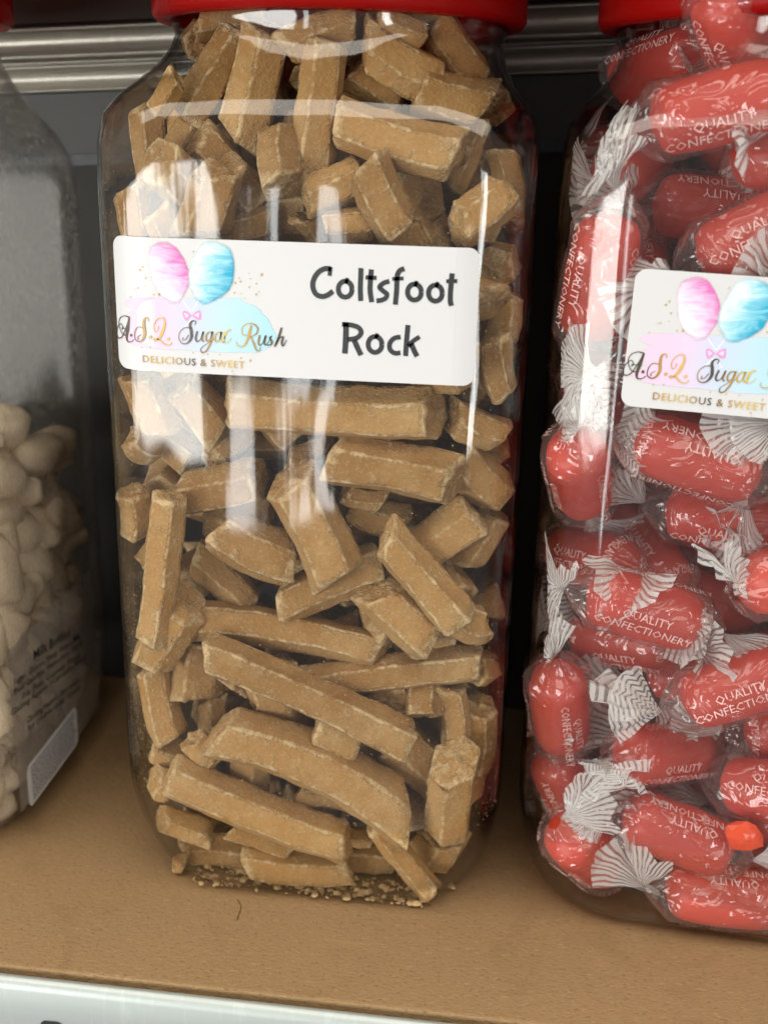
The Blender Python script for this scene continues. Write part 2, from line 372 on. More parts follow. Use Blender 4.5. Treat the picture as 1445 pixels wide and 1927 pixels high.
def lid_mesh(z0=.2638):
    pr = [(.0478, z0+.0012), (.0500, z0), (.0530, z0+.0004), (.0538, z0+.0020), (.0538, z0+.020), (.0525, z0+.0222), (.046, z0+.0232), (.0, z0+.0232)]
    inner = [(.0482, z0+.0020), (.0482, z0+.0200), (.0, z0+.0200)]
    n = 120; v = []; rows = pr; f = []
    for r_, z in pr:
        for i in range(n):
            t = 2*math.pi*i/n; q = r_*(1+(.006 if (i % 2 and .0535 < r_) else 0)); v.append((q*math.cos(t), q*math.sin(t), z))
    f += grid_faces(n, len(pr), True); b = len(v)
    for r_, z in inner:
        for i in range(n):
            t = 2*math.pi*i/n; v.append((r_*math.cos(t), r_*math.sin(t), z))
    f += [tuple(b+i for i in q[::-1]) for q in grid_faces(n, len(inner), True)]
    for i in range(n): f.append((i, b+i, b+(i+1) % n, (i+1) % n))
    return mesh('lid', v, f, True)
LIDME = lid_mesh()
JARS = {'mid': ((0, 0), 0.0), 'right': ((.1283, .0005), math.radians(-4.0)), 'left': ((-.1610, .004), math.radians(1.0))}
def jar(key, label, mat, zs=1.0, ds=1.0):
    (x, y), rz = JARS[key]
    e = empty('sweet_jar', (x, y, .0002), rz); tag(e, label, 'jar', 'clear plastic sweet jars on the shelf')
    add('jar_body', jar_mesh(zs, ds), mat, e)
    l = add('lid', LIDME, M['lid'], e); l.location.z = zmap(.2638, zs, ds)-.2638
    return e
jm = jar('mid', 'square clear plastic jar of tan rock candy with white label', M['pet'])
jr = jar('right', 'clear plastic jar of red wrapped sweets cut off by the right edge', M['pet'])
jl = jar('left', 'dusty half-full jar of cream gummy bottles at the left edge', M['pet_dusty'], .925, 1.55)
# surface y of the front wall at local x
def front_y(x, off=0.0):
    s = HA-RC; ax = abs(x)
    if ax <= s: return -(HA+off)
    d = min(ax-s, RC*.985); return -(s+math.sqrt(RC*RC-d*d)+off)

# ------------------------------------------------------------------ label artwork in jar coordinates (x, z), traced through the photograph's own directions
def zoomer(ox, oy, s):
    def f_(x, y):
        P = hit(ox+x/s, oy+y/s, 1, -HA-.0003); return (P[0], P[2])
    return f_
Z1 = zoomer(200, 440, 4.014); Z2 = zoomer(560, 470, 4.014)
PXM = .00014                                   # metres for one photograph pixel on the label
def catmull(pts, n=7):
    p = [np.array(q, float) for q in pts]; p = [2*p[0]-p[1]]+p+[2*p[-1]-p[-2]]; out = []
    for i in range(1, len(p)-2):
        for t in np.linspace(0, 1, n, endpoint=False):
            a, b_, c, d = p[i-1:i+3]
            out.append(.5*((2*b_)+(-a+c)*t+(2*a-5*b_+4*c-d)*t*t+(-a+3*b_-3*c+d)*t**3))
    out.append(p[-2]); return np.array(out)
class Art:
    def __init__(s): s.v = []; s.f = []; s.t = []
    def stroke(s, pts, zf, width=None, smooth=True, closed=False, roundcap=False):
        q = [(*zf(p_[0], p_[1]), (width if width else p_[2])/4.014*PXM) for p_ in pts]
        if closed: q = q+[q[0]]
        c = catmull(q) if smooth and len(q) > 2 else np.array(q)
        d = np.gradient(c[:, :2], axis=0); d /= np.linalg.norm(d, axis=1)[:, None]+1e-12
        nrm = np.c_[-d[:, 1], d[:, 0]]; w = np.maximum(c[:, 2:3], .00012)/2; b = len(s.v)
        for i in range(len(c)):
            s.v += [tuple(c[i, :2]+nrm[i]*w[i]), tuple(c[i, :2]-nrm[i]*w[i])]
        s.f += [(b+2*i, b+2*i+1, b+2*i+3, b+2*i+2) for i in range(len(c)-1)]
        if roundcap:
            for e_ in (0, -1): s.disc(c[e_, :2], float(w[e_][0]))
    def disc(s, c, r_, n=14):
        b = len(s.v); s.v += [(c[0]+r_*math.cos(t), c[1]+r_*math.sin(t)) for t in np.linspace(0, 2*math.pi, n, endpoint=False)]; s.f.append(tuple(range(b, b+n)))
    def poly(s, pts): b = len(s.v); s.v += [tuple(p_) for p_ in pts]; s.f.append(tuple(range(b, b+len(pts))))
    def build(s, name, off, tri=False):
        v = np.array(s.v); me = mesh(name, [(x, front_y(x, off), z) for x, z in v], s.f)
        if tri or True:
            bm = bmesh.new(); bm.from_mesh(me); bmesh.ops.triangulate(bm, faces=bm.faces[:]); bm.to_mesh(me); bm.free()
        x0, x1 = LX0, LX1; attr(me, 'tone', [(p_.co.x-x0)/(x1-x0) for p_ in me.vertices]); return me
LX0, LX1 = Z1(50, 760)[0], Z1(1360, 800)[0]
def ell(zf, cx, cy, rx, ry, n=12): return [(cx+rx*math.cos(t), cy+ry*math.sin(t)) for t in np.linspace(0, 2*math.pi, n, endpoint=False)]
# product name, brush lettering
nameart = Art(); S = lambda pts, w: nameart.stroke(pts, Z2, w)
S([(242, 202), (250, 136)], 30); S([(254, 150), (205, 149), (155, 178), (121, 235), (117, 290), (140, 340), (185, 358), (230, 346), (267, 318)], 38)
for cx, cy in ((360, 303), (882, 325), (1040, 333)):
    nameart.stroke(ell(Z2, cx, cy, 52, 60), Z2, 36, closed=True); S([(cx+18, cy-84), (cx+5, cy-42)], 26)
S([(479, 144), (474, 300), (477, 391)], 37); S([(557, 154), (547, 300), (560, 401)], 37); S([(514, 214), (596, 218)], 31)
S([(692, 243), (650, 257), (619, 287), (645, 316), (674, 341), (664, 370), (632, 386), (596, 391)], 35)
S([(806, 148), (772, 163), (752, 205), (748, 300), (738, 420)], 37); S([(715, 226), (799, 222)], 28)
S([(1166, 184), (1155, 300), (1152, 390), (1161, 429)], 37); S([(1122, 243), (1204, 242)], 29)
S([(367, 556), (363, 700), (357, 788)], 42); S([(336, 568), (400, 573), (458, 592), (480, 630), (450, 669), (380, 684)], 36); S([(428, 688), (455, 750), (480, 801)], 40)
nameart.stroke(ell(Z2, 585, 720, 52, 60), Z2, 36, closed=True); S([(603, 638), (590, 678)], 26)
S([(777, 664), (730, 673), (696, 712), (699, 760), (735, 786), (776, 783)], 35)
S([(833, 574), (822, 700), (815, 807)], 37); S([(920, 662), (868, 698), (836, 734)], 33); S([(856, 712), (880, 768), (902, 810)], 38)
# script lettering
scr = Art(); T = lambda pts: scr.stroke(pts, Z1)
T([(95, 740, 7), (106, 722, 6), (86, 696, 6), (56, 722, 6), (44, 770, 7), (58, 806, 8), (95, 796, 8), (126, 742, 7), (150, 684, 8), (162, 640, 9)])
T([(164, 640, 9), (120, 633, 7), (80, 652, 6), (66, 692, 6), (80, 742, 6), (108, 777, 7), (130, 777, 10)])
T([(166, 640, 12), (152, 720, 22), (140, 790, 21), (150, 824, 11), (180, 826, 7), (205, 806, 6)]); T([(92, 726, 6), (162, 731, 6)])
T([(322, 668, 6), (320, 646, 7), (300, 641, 10), (286, 662, 16), (286, 710, 20), (292, 760, 21), (276, 805, 15), (245, 821, 9), (214, 800, 7), (212, 750, 6), (236, 712, 6), (280, 716, 5)])
T([(262, 768, 6), (236, 786, 6), (240, 806, 8)])
T([(398, 702, 6), (392, 735, 6), (372, 742, 6), (364, 694, 6), (394, 647, 7), (434, 641, 9), (446, 680, 15), (431, 740, 21), (405, 790, 17), (376, 811, 9), (361, 800, 6), (380, 797, 8), (408, 806, 11), (442, 836, 10), (480, 845, 8), (502, 824, 6)])
T([(673, 694, 6), (679, 670, 7), (656, 662, 10), (636, 690, 18), (646, 740, 23), (646, 790, 21), (616, 830, 11), (576, 831, 8), (552, 795, 6), (560, 745, 6), (600, 713, 6), (646, 718, 5)])
T([(626, 768, 7), (604, 802, 6), (580, 806, 6), (586, 786, 6)])
T([(692, 740, 14), (679, 790, 15), (690, 817, 11), (715, 800, 6), (737, 744, 12), (726, 800, 15), (742, 820, 8)])
T([(803, 746, 9), (772, 751, 11), (756, 785, 13), (766, 816, 11), (790, 795, 8), (807, 744, 14), (790, 830, 15), (756, 890, 11), (725, 901, 8), (720, 870, 6), (760, 836, 5), (822, 800, 5)])
T([(867, 746, 9), (837, 756, 11), (822, 796, 13), (837, 821, 11), (862, 795, 8), (873, 744, 14), (864, 802, 15), (882, 822, 7)])
T([(897, 744, 15), (890, 826, 13)]); T([(893, 800, 6), (905, 765, 7), (922, 731, 9), (942, 738, 11)]); T([(886, 822, 6), (920, 822, 6), (948, 790, 5)])
T([(984, 818, 6), (998, 850, 7), (1040, 851, 10), (1070, 800, 17), (1086, 740, 20), (1097, 698, 12)])
T([(1064, 772, 6), (1030, 762, 6), (1030, 712, 6), (1070, 682, 7), (1120, 690, 10), (1147, 722, 11), (1132, 762, 10), (1088, 782, 7)])
T([(1094, 780, 10), (1116, 832, 15), (1136, 880, 11), (1160, 886, 6), (1166, 858, 5)])
T([(1162, 770, 14), (1151, 820, 15), (1161, 846, 10), (1185, 826, 6), (1207, 774, 12), (1196, 830, 15), (1212, 845, 8)])
T([(1252, 776, 8), (1236, 791, 11), (1252, 816, 14), (1246, 840, 12), (1216, 846, 7)]); T([(1212, 845, 6), (1240, 800, 5), (1252, 776, 6)])
T([(1326, 713, 14), (1303, 790, 17), (1274, 856, 14)]); T([(1283, 836, 6), (1310, 792, 8), (1336, 785, 13), (1327, 826, 15), (1338, 851, 9), (1364, 804, 5)])
for x, y in ((180, 776), (336, 786), (473, 798)): scr.disc(Z1(x, y), 12/4.014*PXM)
# motto in plain capitals: built-in font, outlines taken to a flat mesh
def text_mesh(s, spacing=1.0, bold=0.0, res=2, align='LEFT', lines=1.0):
    cu = bpy.data.curves.new('t', 'FONT'); cu.body = s; cu.size = 1; cu.space_character = spacing; cu.offset = bold; cu.resolution_u = res; cu.align_x = align; cu.space_line = lines
    o = bpy.data.objects.new('t', cu); C.objects.link(o); dg = bpy.context.evaluated_depsgraph_get(); dg.update()
    me = bpy.data.meshes.new_from_object(o.evaluated_get(dg)); v = np.array([tuple(p.co) for p in me.vertices]); f = [tuple(p.vertices) for p in me.polygons]
    bpy.data.objects.remove(o); bpy.data.curves.remove(cu); bpy.data.meshes.remove(me); return v, f
tv, tf = text_mesh('DELICIOUS & SWEET', 1.12, .004)
a = np.array(Z1(277, 975)); b = np.array(Z1(1046, 1023)); sc = (b[0]-a[0])/(tv[:, 0].max()-tv[:, 0].min()); hs = 58/4.014*PXM/.73
mot = Art(); mot.v = [tuple(a+(b-a)*((p[0]-tv[:, 0].min())*sc/(b[0]-a[0]))+np.array((0, p[1]*hs))) for p in tv]; mot.f = tf
# washes, floss, bow, dots
spl_pts = [(115, 535), (140, 515), (170, 500), (260, 490), (400, 486), (520, 490), (640, 490), (780, 492), (900, 490), (1020, 488), (1060, 530), (1110, 545), (1160, 580), (1180, 610), (1220, 640), (1240, 690), (1270, 740), (1290, 770), (1260, 830), (1220, 870), (1130, 900), (900, 902), (750, 895), (600, 882), (450, 876), (300, 866), (200, 850), (130, 822), (88, 792), (150, 764), (205, 742), (165, 712), (148, 688), (168, 640), (160, 605), (205, 580), (140, 560)]
sp = []
for i in range(len(spl_pts)):
    a, b = np.array(spl_pts[i], float), np.array(spl_pts[(i+1) % len(spl_pts)], float); n = max(2, int(np.linalg.norm(b-a)/14))
    for k in range(n): sp.append(a+(b-a)*k/n+rng.normal(0, 3.2 if a[0] > 900 or a[0] < 250 else 1.6, 2))
splash = Art(); splash.poly([Z1(*q) for q in sp])
def floss(cx, cy, rx, ry, tilt, tdir, name):
    nr, na = 10, 48; v = [Z1(cx, cy)]; rim = [0.0]; tone = [.35]; f = []
    for j in range(1, nr+1):
        for i in range(na):
            t = 2*math.pi*i/na; k = j/nr*1.06*(1+.035*math.sin(3*t+1)+.025*math.sin(5*t))
            x, y = rx*k*math.cos(t), ry*k*math.sin(t); y += 0; x *= 1-.10*math.sin(t)*math.copysign(1, 1)
            c, s_ = math.cos(tilt), math.sin(tilt); v.append(Z1(cx+x*c-y*s_, cy+x*s_+y*c)); rim.append(j/nr)
            tone.append(.42+.55*(k*(math.cos(t)*tdir[0]+math.sin(t)*tdir[1])))
    for i in range(na): f.append((0, 1+i, 1+(i+1) % na))
    for j in range(nr-1):
        for i in range(na): a = 1+j*na+i; b = 1+j*na+(i+1) % na; f.append((a, b, b+na, a+na))
    me = mesh(name, [(x, front_y(x, OFF[name]), z) for x, z in v], f); attr(me, 'rim', rim); attr(me, 'tone', tone); return me
OFF = {'pink_candy_floss': .00050, 'blue_candy_floss': .00056}
sticks = Art()
for q in ([(585, 515), (642, 592)], [(702, 505), (652, 592)], [(640, 655), (598, 712)], [(660, 655), (710, 724)]): sticks.stroke(q, Z1, 7)
bow = Art(); bowl = Art()
for q in ([(578, 602), (590, 585), (615, 592), (648, 622), (612, 664), (594, 650)], [(648, 622), (680, 592), (712, 580), (720, 615), (718, 652), (690, 655)]): bow.poly([Z1(*t) for t in q])
for q in ([(590, 602), (608, 602), (632, 622), (605, 642)], [(664, 620), (690, 602), (706, 598), (704, 638)]): bowl.poly([Z1(*t) for t in q])
dots = Art()
for q in [(255, 280, 9), (275, 255, 7), (300, 340, 7), (240, 415, 6), (222, 422, 4), (297, 400, 4), (175, 487, 5), (362, 465, 6), (403, 463, 10), (1175, 313, 10), (1080, 303, 4), (1090, 345, 5), (1005, 340, 5), (1015, 365, 8), (977, 375, 8), (1083, 408, 7), (1135, 382, 6), (925, 420, 8), (970, 450, 6), (1135, 462, 9), (1155, 442, 5), (1020, 455, 4), (1050, 490, 4), (662, 140, 6), (1090, 962, 9), (1020, 943, 6), (955, 1042, 6), (965, 1062, 4), (265, 866, 6), (335, 862, 6), (660, 903, 5), (770, 915, 5), (858, 917, 5)]:
    dots.disc(Z1(q[0], q[1]), q[2]/4.014*PXM, 8)
# sticker paper with rounded corners
def paper_mesh():
    x0, x1, z0, z1 = -.0516, .0464, .1718, .2074; r_ = .0030; cols = []
    xs_ = sorted(set(np.round(np.concatenate([np.linspace(x0, x1, 50), x0+r_*(1-np.cos(np.linspace(0, math.pi/2, 8))), x1-r_*(1-np.cos(np.linspace(0, math.pi/2, 8)))]), 6)))
    v = []
    for x in xs_:
        d = max(x0+r_-x, x-(x1-r_), 0); ins = r_-math.sqrt(max(r_*r_-d*d, 0))
        v += [(x, front_y(x, .00035), z0+ins), (x, front_y(x, .00035), z1-ins)]
    n = len(xs_); v += [(x, y+.00018, z) for x, y, z in v]
    f = [(2*i, 2*i+2, 2*i+3, 2*i+1) for i in range(n-1)]; b = 2*n
    f += [(b+2*i, b+2*i+1, b+2*i+3, b+2*i+2) for i in range(n-1)]
    f += [(2*i+1, 2*i+3, b+2*i+3, b+2*i+1) for i in range(n-1)]+[(2*i, b+2*i, b+2*i+2, 2*i+2) for i in range(n-1)]
    return mesh('label', v, f)
ART = [('watercolour_wash', splash.build('watercolour_wash', .00044), 'splash'), ('stick_print', sticks.build('stick_print', .00048), 'whiteink'),
       ('pink_candy_floss', floss(475, 298, 142, 236, -.30, (.85, -.35), 'pink_candy_floss'), 'floss_pink'), ('blue_candy_floss', floss(795, 300, 168, 238, .22, (.85, .25), 'blue_candy_floss'), 'floss_blue'),
       ('bow_print', bow.build('bow_print', .00052), 'bow'), ('bow_highlight', bowl.build('bow_highlight', .00058), 'bowlight'), ('gold_dots', dots.build('gold_dots', .00050), 'gold'),
       ('script_lettering', scr.build('script_lettering', .00064), 'foil'), ('motto_lettering', mot.build('motto_lettering', .00062), 'foil')]
PAPER = paper_mesh(); NAME = nameart.build('name_lettering', .00050)
def wrap_front(x, off):
    if x <= .0594: return (x, front_y(x, off))
    return (HA+off, front_y(.0594, off)+(x-.0594))
def shift_mesh(me, dx, dz, roll):
    m2 = me.copy(); c, s_ = math.cos(roll), math.sin(roll)
    for v_ in m2.vertices:
        x, y, z = v_.co; off = front_y(x)-y; z -= .19; x2, z2_ = x*c+z*s_+dx, -x*s_+z*c+.19+dz; X, Y = wrap_front(x2, off); v_.co = (X, Y, z2_)
    m2.update(); return m2
def put_label(parent, dx=0.0, dz=0.0, roll=0.0, name=True, lab=''):
    fm = (lambda m_: shift_mesh(m_, dx, dz, roll)) if dx else (lambda m_: m_)
    p = add('label', fm(PAPER), M['paper'], parent); p['label'] = lab
    for nm, me, mt in ART: add(nm, fm(me), M[mt], p)
    if name: add('name_lettering', NAME, M['ink'], p)
put_label(jm, lab='white sticker reading Coltsfoot Rock beside a candy floss emblem')
(xr, yr), rzr = JARS['right']
P = hit(1178, 640, 1, -.0595); lx = (P[0]-xr)*math.cos(-rzr)-(P[1]-yr)*math.sin(-rzr)
put_label(jr, lx+.0520, P[2]-.1911, math.radians(1.6), False, 'white sticker with candy floss emblem, cut off by the right edge')

# ------------------------------------------------------------------ tan rock candy
def stick_mesh(L, w, th, seed, bend=0.0, rough_end=(1, 1)):
    rr = random.Random(seed); nz = max(6, int(L/.0032))
    # six-sided section, corners doubled so each edge is a narrow worn bevel
    shp = [(-.5, .0), (-.27, .5), (.27, .5), (.5, .0), (.27, -.5), (-.27, -.5)]
    shp = [(x*(1+rr.uniform(-.08, .08)), y*(1+rr.uniform(-.12, .12))) for x, y in shp]
    ring, cd = [], []; fx = (.035, .13, .5, .87)
    for i in range(6):
        p0, p1, p2 = (np.array(shp[(i+k-1) % 6]) for k in range(3))
        ring += [p1+(p0-p1)*.035]+[p1+(p2-p1)*q for q in fx]; cd += [.75, .75, .12, .0, .12]
    ring = np.array(ring)*(w, th); n = len(ring); v, dust = [], []
    cut = [(rr.uniform(-.55, .55)*rough_end[e], rr.uniform(-.5, .5)*rough_end[e]) for e in (0, 1)]
    ts = np.concatenate([[-.5, -.5], np.linspace(-.5, .5, nz+2)[1:-1], [.5, .5]]); off = Vector((rr.uniform(0, 99), rr.uniform(0, 99), seed*1.37))
    twist = rr.uniform(-.12, .12)
    def put(x, y, z, d, amp=.00026, bent=False):
        q = Vector((x, y, z)); nv = noise.noise_vector(q*210+off); n2 = noise.noise_vector(q*620+off)
        n0 = noise.noise_vector(q*70+off); q += n0*.0005+nv*amp*1.5+n2*amp*(.35+1.5*d); q.y -= 0 if bent else bend*(q.x/max(L, .001))**2*4; v.append(tuple(q)); dust.append(d)
    for k, t in enumerate(ts):
        e = 0 if t < 0 else 1; end = k in (0, 1, len(ts)-2, len(ts)-1)
        ps = .93 if k in (0, len(ts)-1) else 1.0
        c, s_ = math.cos(twist*t), math.sin(twist*t); bulge = 1+.04*math.sin(3*t+seed)
        for i, (a_, b_) in enumerate(ring*ps*bulge):
            y, z = a_*c-b_*s_, a_*s_+b_*c
            x = t*L+(cut[e][0]*y+cut[e][1]*z)*min(1, abs(2*t)**3)
            if k in (1, len(ts)-2): x += .0006 if t < 0 else -.0006
            put(x, y, z, (.75 if end else cd[i]))
    f = grid_faces(n, len(ts), True)
    for e, base in ((0, 0), (1, (len(ts)-1)*n)):
        prev = list(range(base, base+n)); sg = -1 if e == 0 else 1
        bx = np.array([v[i] for i in prev]); cen = bx.mean(0)
        for sc_ in (.78, .5, .22):
            st = len(v)
            for p_ in bx:
                q = cen+(p_-cen)*sc_; put(q[0]+sg*(noise.noise(Vector(q)*260+off)*.0016+noise.noise(Vector(q)*700+off)*.0007)*rough_end[e], q[1], q[2], .35+rr.uniform(-.2, .25), .00035, True)
            cur = list(range(st, st+n))
            for i in range(n):
                q = (prev[i], prev[(i+1) % n], cur[(i+1) % n], cur[i]); f.append(q[::-1] if e == 0 else q)
            prev = cur
        put(cen[0]+sg*.0005, cen[1], cen[2], .5, .0003, True); ci = len(v)-1
        for i in range(n):
            q = (prev[i], prev[(i+1) % n], ci); f.append(q[::-1] if e == 0 else q)
    me = mesh('rock', v, f, True); attr(me, 'dust', dust); return me
# x1,y1,x2,y2 (ends of the piece in the photograph), width in px, layer behind the front wall, lean of second end into the jar (mm), options, label
F = [
 (436, 66, 340, 210, 78, 0, 2, {}, 'broad pale rock candy stick leaning left below the red lid'),
 (500, 62, 458, 248, 100, 0, 3, {}, 'wide upright rock candy stick beside the broad leaning one, above the emblem'),
 (612, 92, 588, 302, 88, 0, 0, {}, 'upright rock candy stick above the middle of the label, narrow at its foot'),
 (645, 236, 852, 296, 92, 0, 0, {}, 'thick rock candy stick sloping right, just above the label right half'),
 (790, 180, 892, 212, 92, .6, 4, {}, 'square rock candy block at the upper right above the sloping stick'),
 (690, 86, 806, 156, 84, .4, 6, {}, 'lumpy sugared rock candy piece under the right of the red lid'),
 (715, 40, 780, 70, 60, .8, 4, {}, 'small rock candy chunk tinted red inside the jar neck'),
 (838, 48, 922, 158, 78, .3, 3, {}, 'smooth rock candy piece by the right shoulder of the jar'),
 (540, 88, 655, 46, 70, .6, 3, {}, 'rock candy piece lying across the jar neck in the middle'),
 (350, 40, 470, 20, 60, .8, 3, {}, 'rock candy piece lying in the left of the jar neck'),
 (660, 20, 840, 10, 60, 1.0, 3, {}, 'rock candy piece highest in the jar neck, under the lid'),
 (668, 132, 750, 190, 70, 1.4, 2, {}, 'dark shaded rock candy piece set back below the lumpy sugared one'),
 (527, 262, 528, 345, 86, .2, -12, {}, 'rock candy piece showing its pale six-sided end above the label'),
 (580, 372, 668, 338, 72, .7, 3, {}, 'short dark rock candy chunk right of the pale six-sided end'),
 (690, 320, 742, 424, 86, .2, 0, {}, 'rock candy stick with sugared edge touching the label top, right of centre'),
 (380, 258, 478, 378, 78, .8, 3, {}, 'pale rock candy piece sloping down right under the window glare'),
 (322, 296, 358, 236, 58, 1.3, 2, {}, 'small dim rock candy piece between the left wall and the broad stick'),
 (222, 205, 246, 345, 72, .2, 3, {}, 'rock candy piece standing in the upper left corner of the jar'),
 (416, 320, 380, 440, 98, .3, 0, {}, 'rock candy piece with rounded top just above the pink floss print'),
 (405, 440, 500, 420, 58, .5, 2, {}, 'rock candy piece peeping over the label above the blue floss print'),
 (620, 428, 705, 424, 56, .6, 2, {}, 'rock candy piece peeping over the label right of the floss prints'),
 (892, 236, 850, 345, 62, .8, 2, {}, 'lump-edged pale rock candy piece by the right corner above the label'),
 (868, 428, 948, 366, 78, .3, 6, {}, 'rock candy piece slanting up right beside the label top right corner'),
 (332, 148, 296, 208, 46, .9, 2, {}, 'small pointed rock candy piece left of the broad leaning stick'),
 (575, 405, 602, 440, 46, 1.2, 2, {}, 'little dark rock candy piece under the short dark chunk'),
 (962, 290, 978, 420, 56, .9, 3, {}, 'dim rock candy piece against the right side wall above label height'),
 (245, 360, 262, 450, 66, .4, 2, {}, 'rock candy piece behind the glare strip above the label left end'),
 (300, 400, 330, 460, 66, .9, 2, {}, 'pale rock candy piece under the two glare patches above the label'),
 (445, 762, 803, 782, 94, 0, 0, {'roll': .35}, 'long straight rock candy stick lying level under the label'),
 (641, 862, 850, 900, 100, 0, 0, {'roll': .3}, 'chunky rock candy stick under the long level one, right of centre'),
 (556, 905, 640, 1080, 106, 0, 0, {'roll': .2}, 'big rock candy block standing tilted in the middle of the jar'),
 (542, 1128, 702, 1062, 82, .45, 2, {}, 'rock candy stick crossing behind the foot of the tilted middle block'),
 (732, 1012, 886, 1160, 74, 0, 0, {'roll': .3}, 'rock candy stick sloping steeply down right, right of the middle block'),
 (790, 1035, 888, 968, 92, .2, 2, {}, 'short rock candy block above the steep stick at right'),
 (712, 1112, 796, 1192, 90, .3, 0, {}, 'rock candy block tucked under the steep sloping stick'),
 (425, 1008, 535, 1060, 92, .5, 2, {}, 'rock candy chunk left of the tilted middle block'),
 (318, 945, 250, 1192, 66, 0, 0, {}, 'long thin rock candy stick leaning along the left wall'),
 (375, 1048, 470, 1135, 70, .3, 0, {}, 'rock candy stick with rough broken end facing right, left of centre'),
 (345, 1138, 284, 1234, 84, 0, 0, {}, 'rock candy block with crumbled top edge at the left'),
 (386, 1160, 708, 1216, 74, .15, 0, {'bend': .002}, 'long rock candy stick lying below the middle block'),
 (548, 872, 622, 850, 68, .7, 2, {}, 'rock candy piece peeping above the tilted middle block'),
 (660, 958, 742, 988, 70, 1.2, 2, {}, 'dark rock candy piece in the hollow right of the middle block'),
 (650, 930, 724, 944, 44, .8, 2, {}, 'thin rock candy sliver under the chunky stick'),
 (262, 712, 300, 800, 76, .1, 0, {}, 'pale rock candy block under the label left end'),
 (216, 830, 276, 836, 78, .3, 2, {}, 'rock candy piece pressed to the left corner below the pale block'),
 (300, 820, 362, 872, 70, .7, 2, {}, 'dark-faced rock candy piece below the pale block at left'),
 (338, 722, 412, 800, 84, .5, 2, {}, 'wedge of rock candy pointing down under the lettering'),
 (370, 824, 545, 832, 66, .9, 2, {}, 'dim rock candy stick behind the glare under the long level one'),
 (352, 930, 482, 904, 84, .35, 0, {}, 'rock candy block in the bright glare left of the middle block'),
 (232, 925, 264, 990, 60, .5, 2, {}, 'small rock candy piece at the left wall above the long thin stick'),
 (852, 786, 938, 822, 66, .4, 6, {}, 'sugared rock candy piece in the right corner just below the label'),
 (866, 866, 950, 924, 84, .4, 6, {}, 'rock candy piece in the right corner beside the chunky stick'),
 (872, 1056, 948, 966, 74, .5, 6, {}, 'rock candy piece against the right wall beside the short block'),
 (862, 1172, 930, 1180, 66, .4, 4, {}, 'rock candy end under the foot of the steep stick'),
 (898, 1264, 944, 1262, 58, .8, 5, {}, 'small rounded rock candy end at the right wall'),
 (850, 1288, 866, 1385, 58, .2, 2, {}, 'pale upright rock candy piece at lower right'),
 (795, 1282, 797, 1345, 70, .4, -10, {}, 'rock candy piece showing its hexagonal end at lower right'),
 (586, 1284, 888, 1246, 68, .1, 2, {'roll': .3}, 'long rock candy stick with broken left end, lower right'),
 (418, 1232, 752, 1384, 82, 0, 0, {'roll': .35}, 'long rock candy stick sloping down right across the lower middle'),
 (432, 1362, 752, 1508, 100, 0, 0, {'roll': .25, 'bend': .0045}, 'curved thick rock candy stick under the long sloping one'),
 (380, 1200, 366, 1308, 92, .2, -3, {}, 'upright rock candy block with crumbly foot at lower left'),
 (284, 1260, 318, 1386, 64, .3, 2, {}, 'upright rock candy stick at the lower left wall'),
 (396, 1318, 404, 1385, 56, .7, 2, {}, 'small rock candy piece below the crumbly-footed block'),
 (362, 1395, 416, 1426, 52, .7, 2, {}, 'small rock candy wedge left of the curved stick'),
 (252, 1402, 332, 1420, 58, .4, 2, {}, 'rock candy piece at the left wall above the jar foot'),
 (262, 1468, 330, 1480, 58, .4, 2, {}, 'rock candy piece lowest on the left wall, left of the sugared stick'),
 (332, 1466, 638, 1588, 74, 0, 0, {'roll': .35}, 'pale sugared rock candy stick sloping down right near the jar foot'),
 (470, 1412, 464, 1500, 76, .35, 0, {}, 'upright rock candy block between curved stick and sugared stick'),
 (570, 1480, 650, 1492, 60, 1.0, 2, {}, 'rock candy chunk in the shadow under the curved stick'),
 (746, 1396, 834, 1470, 86, .4, 2, {}, 'dark rock candy block right of the curved stick'),
 (852, 1436, 838, 1556, 86, .2, 3, {}, 'rock candy piece at the lower right corner above the foot'),
 (842, 1575, 806, 1656, 92, .2, 2, {}, 'rounded rock candy piece in the bottom right corner'),
 (708, 1556, 808, 1684, 46, .1, 0, {}, 'thin rock candy splinter slanting into the bottom right corner'),
 (640, 1572, 704, 1582, 36, 1.2, 2, {}, 'narrow dark rock candy piece by the splinter top'),
 (318, 1626, 350, 1650, 36, .1, 0, {}, 'little pale rock candy pebble at the bottom left'),
 (358, 1636, 468, 1652, 62, .1, 2, {}, 'rock candy stick lying on the jar floor at left'),
 (482, 1638, 648, 1644, 66, 0, 2, {}, 'rock candy stick lying on the jar floor in the middle'),
 (658, 1638, 726, 1686, 72, .2, 2, {}, 'dim rock candy chunk on the jar floor at right'),
 (288, 1540, 394, 1572, 52, .3, 2, {}, 'crumbly rock candy piece under the sugared stick at left'),
 (446, 1560, 545, 1592, 46, .5, 2, {}, 'rock candy piece hidden under the middle of the sugared stick'),
 (905, 1330, 898, 1440, 56, .9, 3, {}, 'rock candy piece on the right wall beside the pale upright one'),
 (940, 640, 950, 560, 70, .6, 4, {}, 'rock candy piece against the right wall level with the label'),
 (925, 640, 945, 740, 60, .5, 3, {}, 'rock candy piece beside the label lower right corner'),
]
pieces = []
SA = np.linspace(-.46, .46, 6)
def section_limit(y, z, r_):
    """largest |x| a piece of radius r_ may have at depth y"""
    s = HA-RC; ay = abs(y); R_ = RC-.001-r_*.8
    if ay <= s: return HA-.001-r_*.8
    d = min(ay-s, max(R_, 0)); return s+math.sqrt(max(R_*R_-d*d, 0))
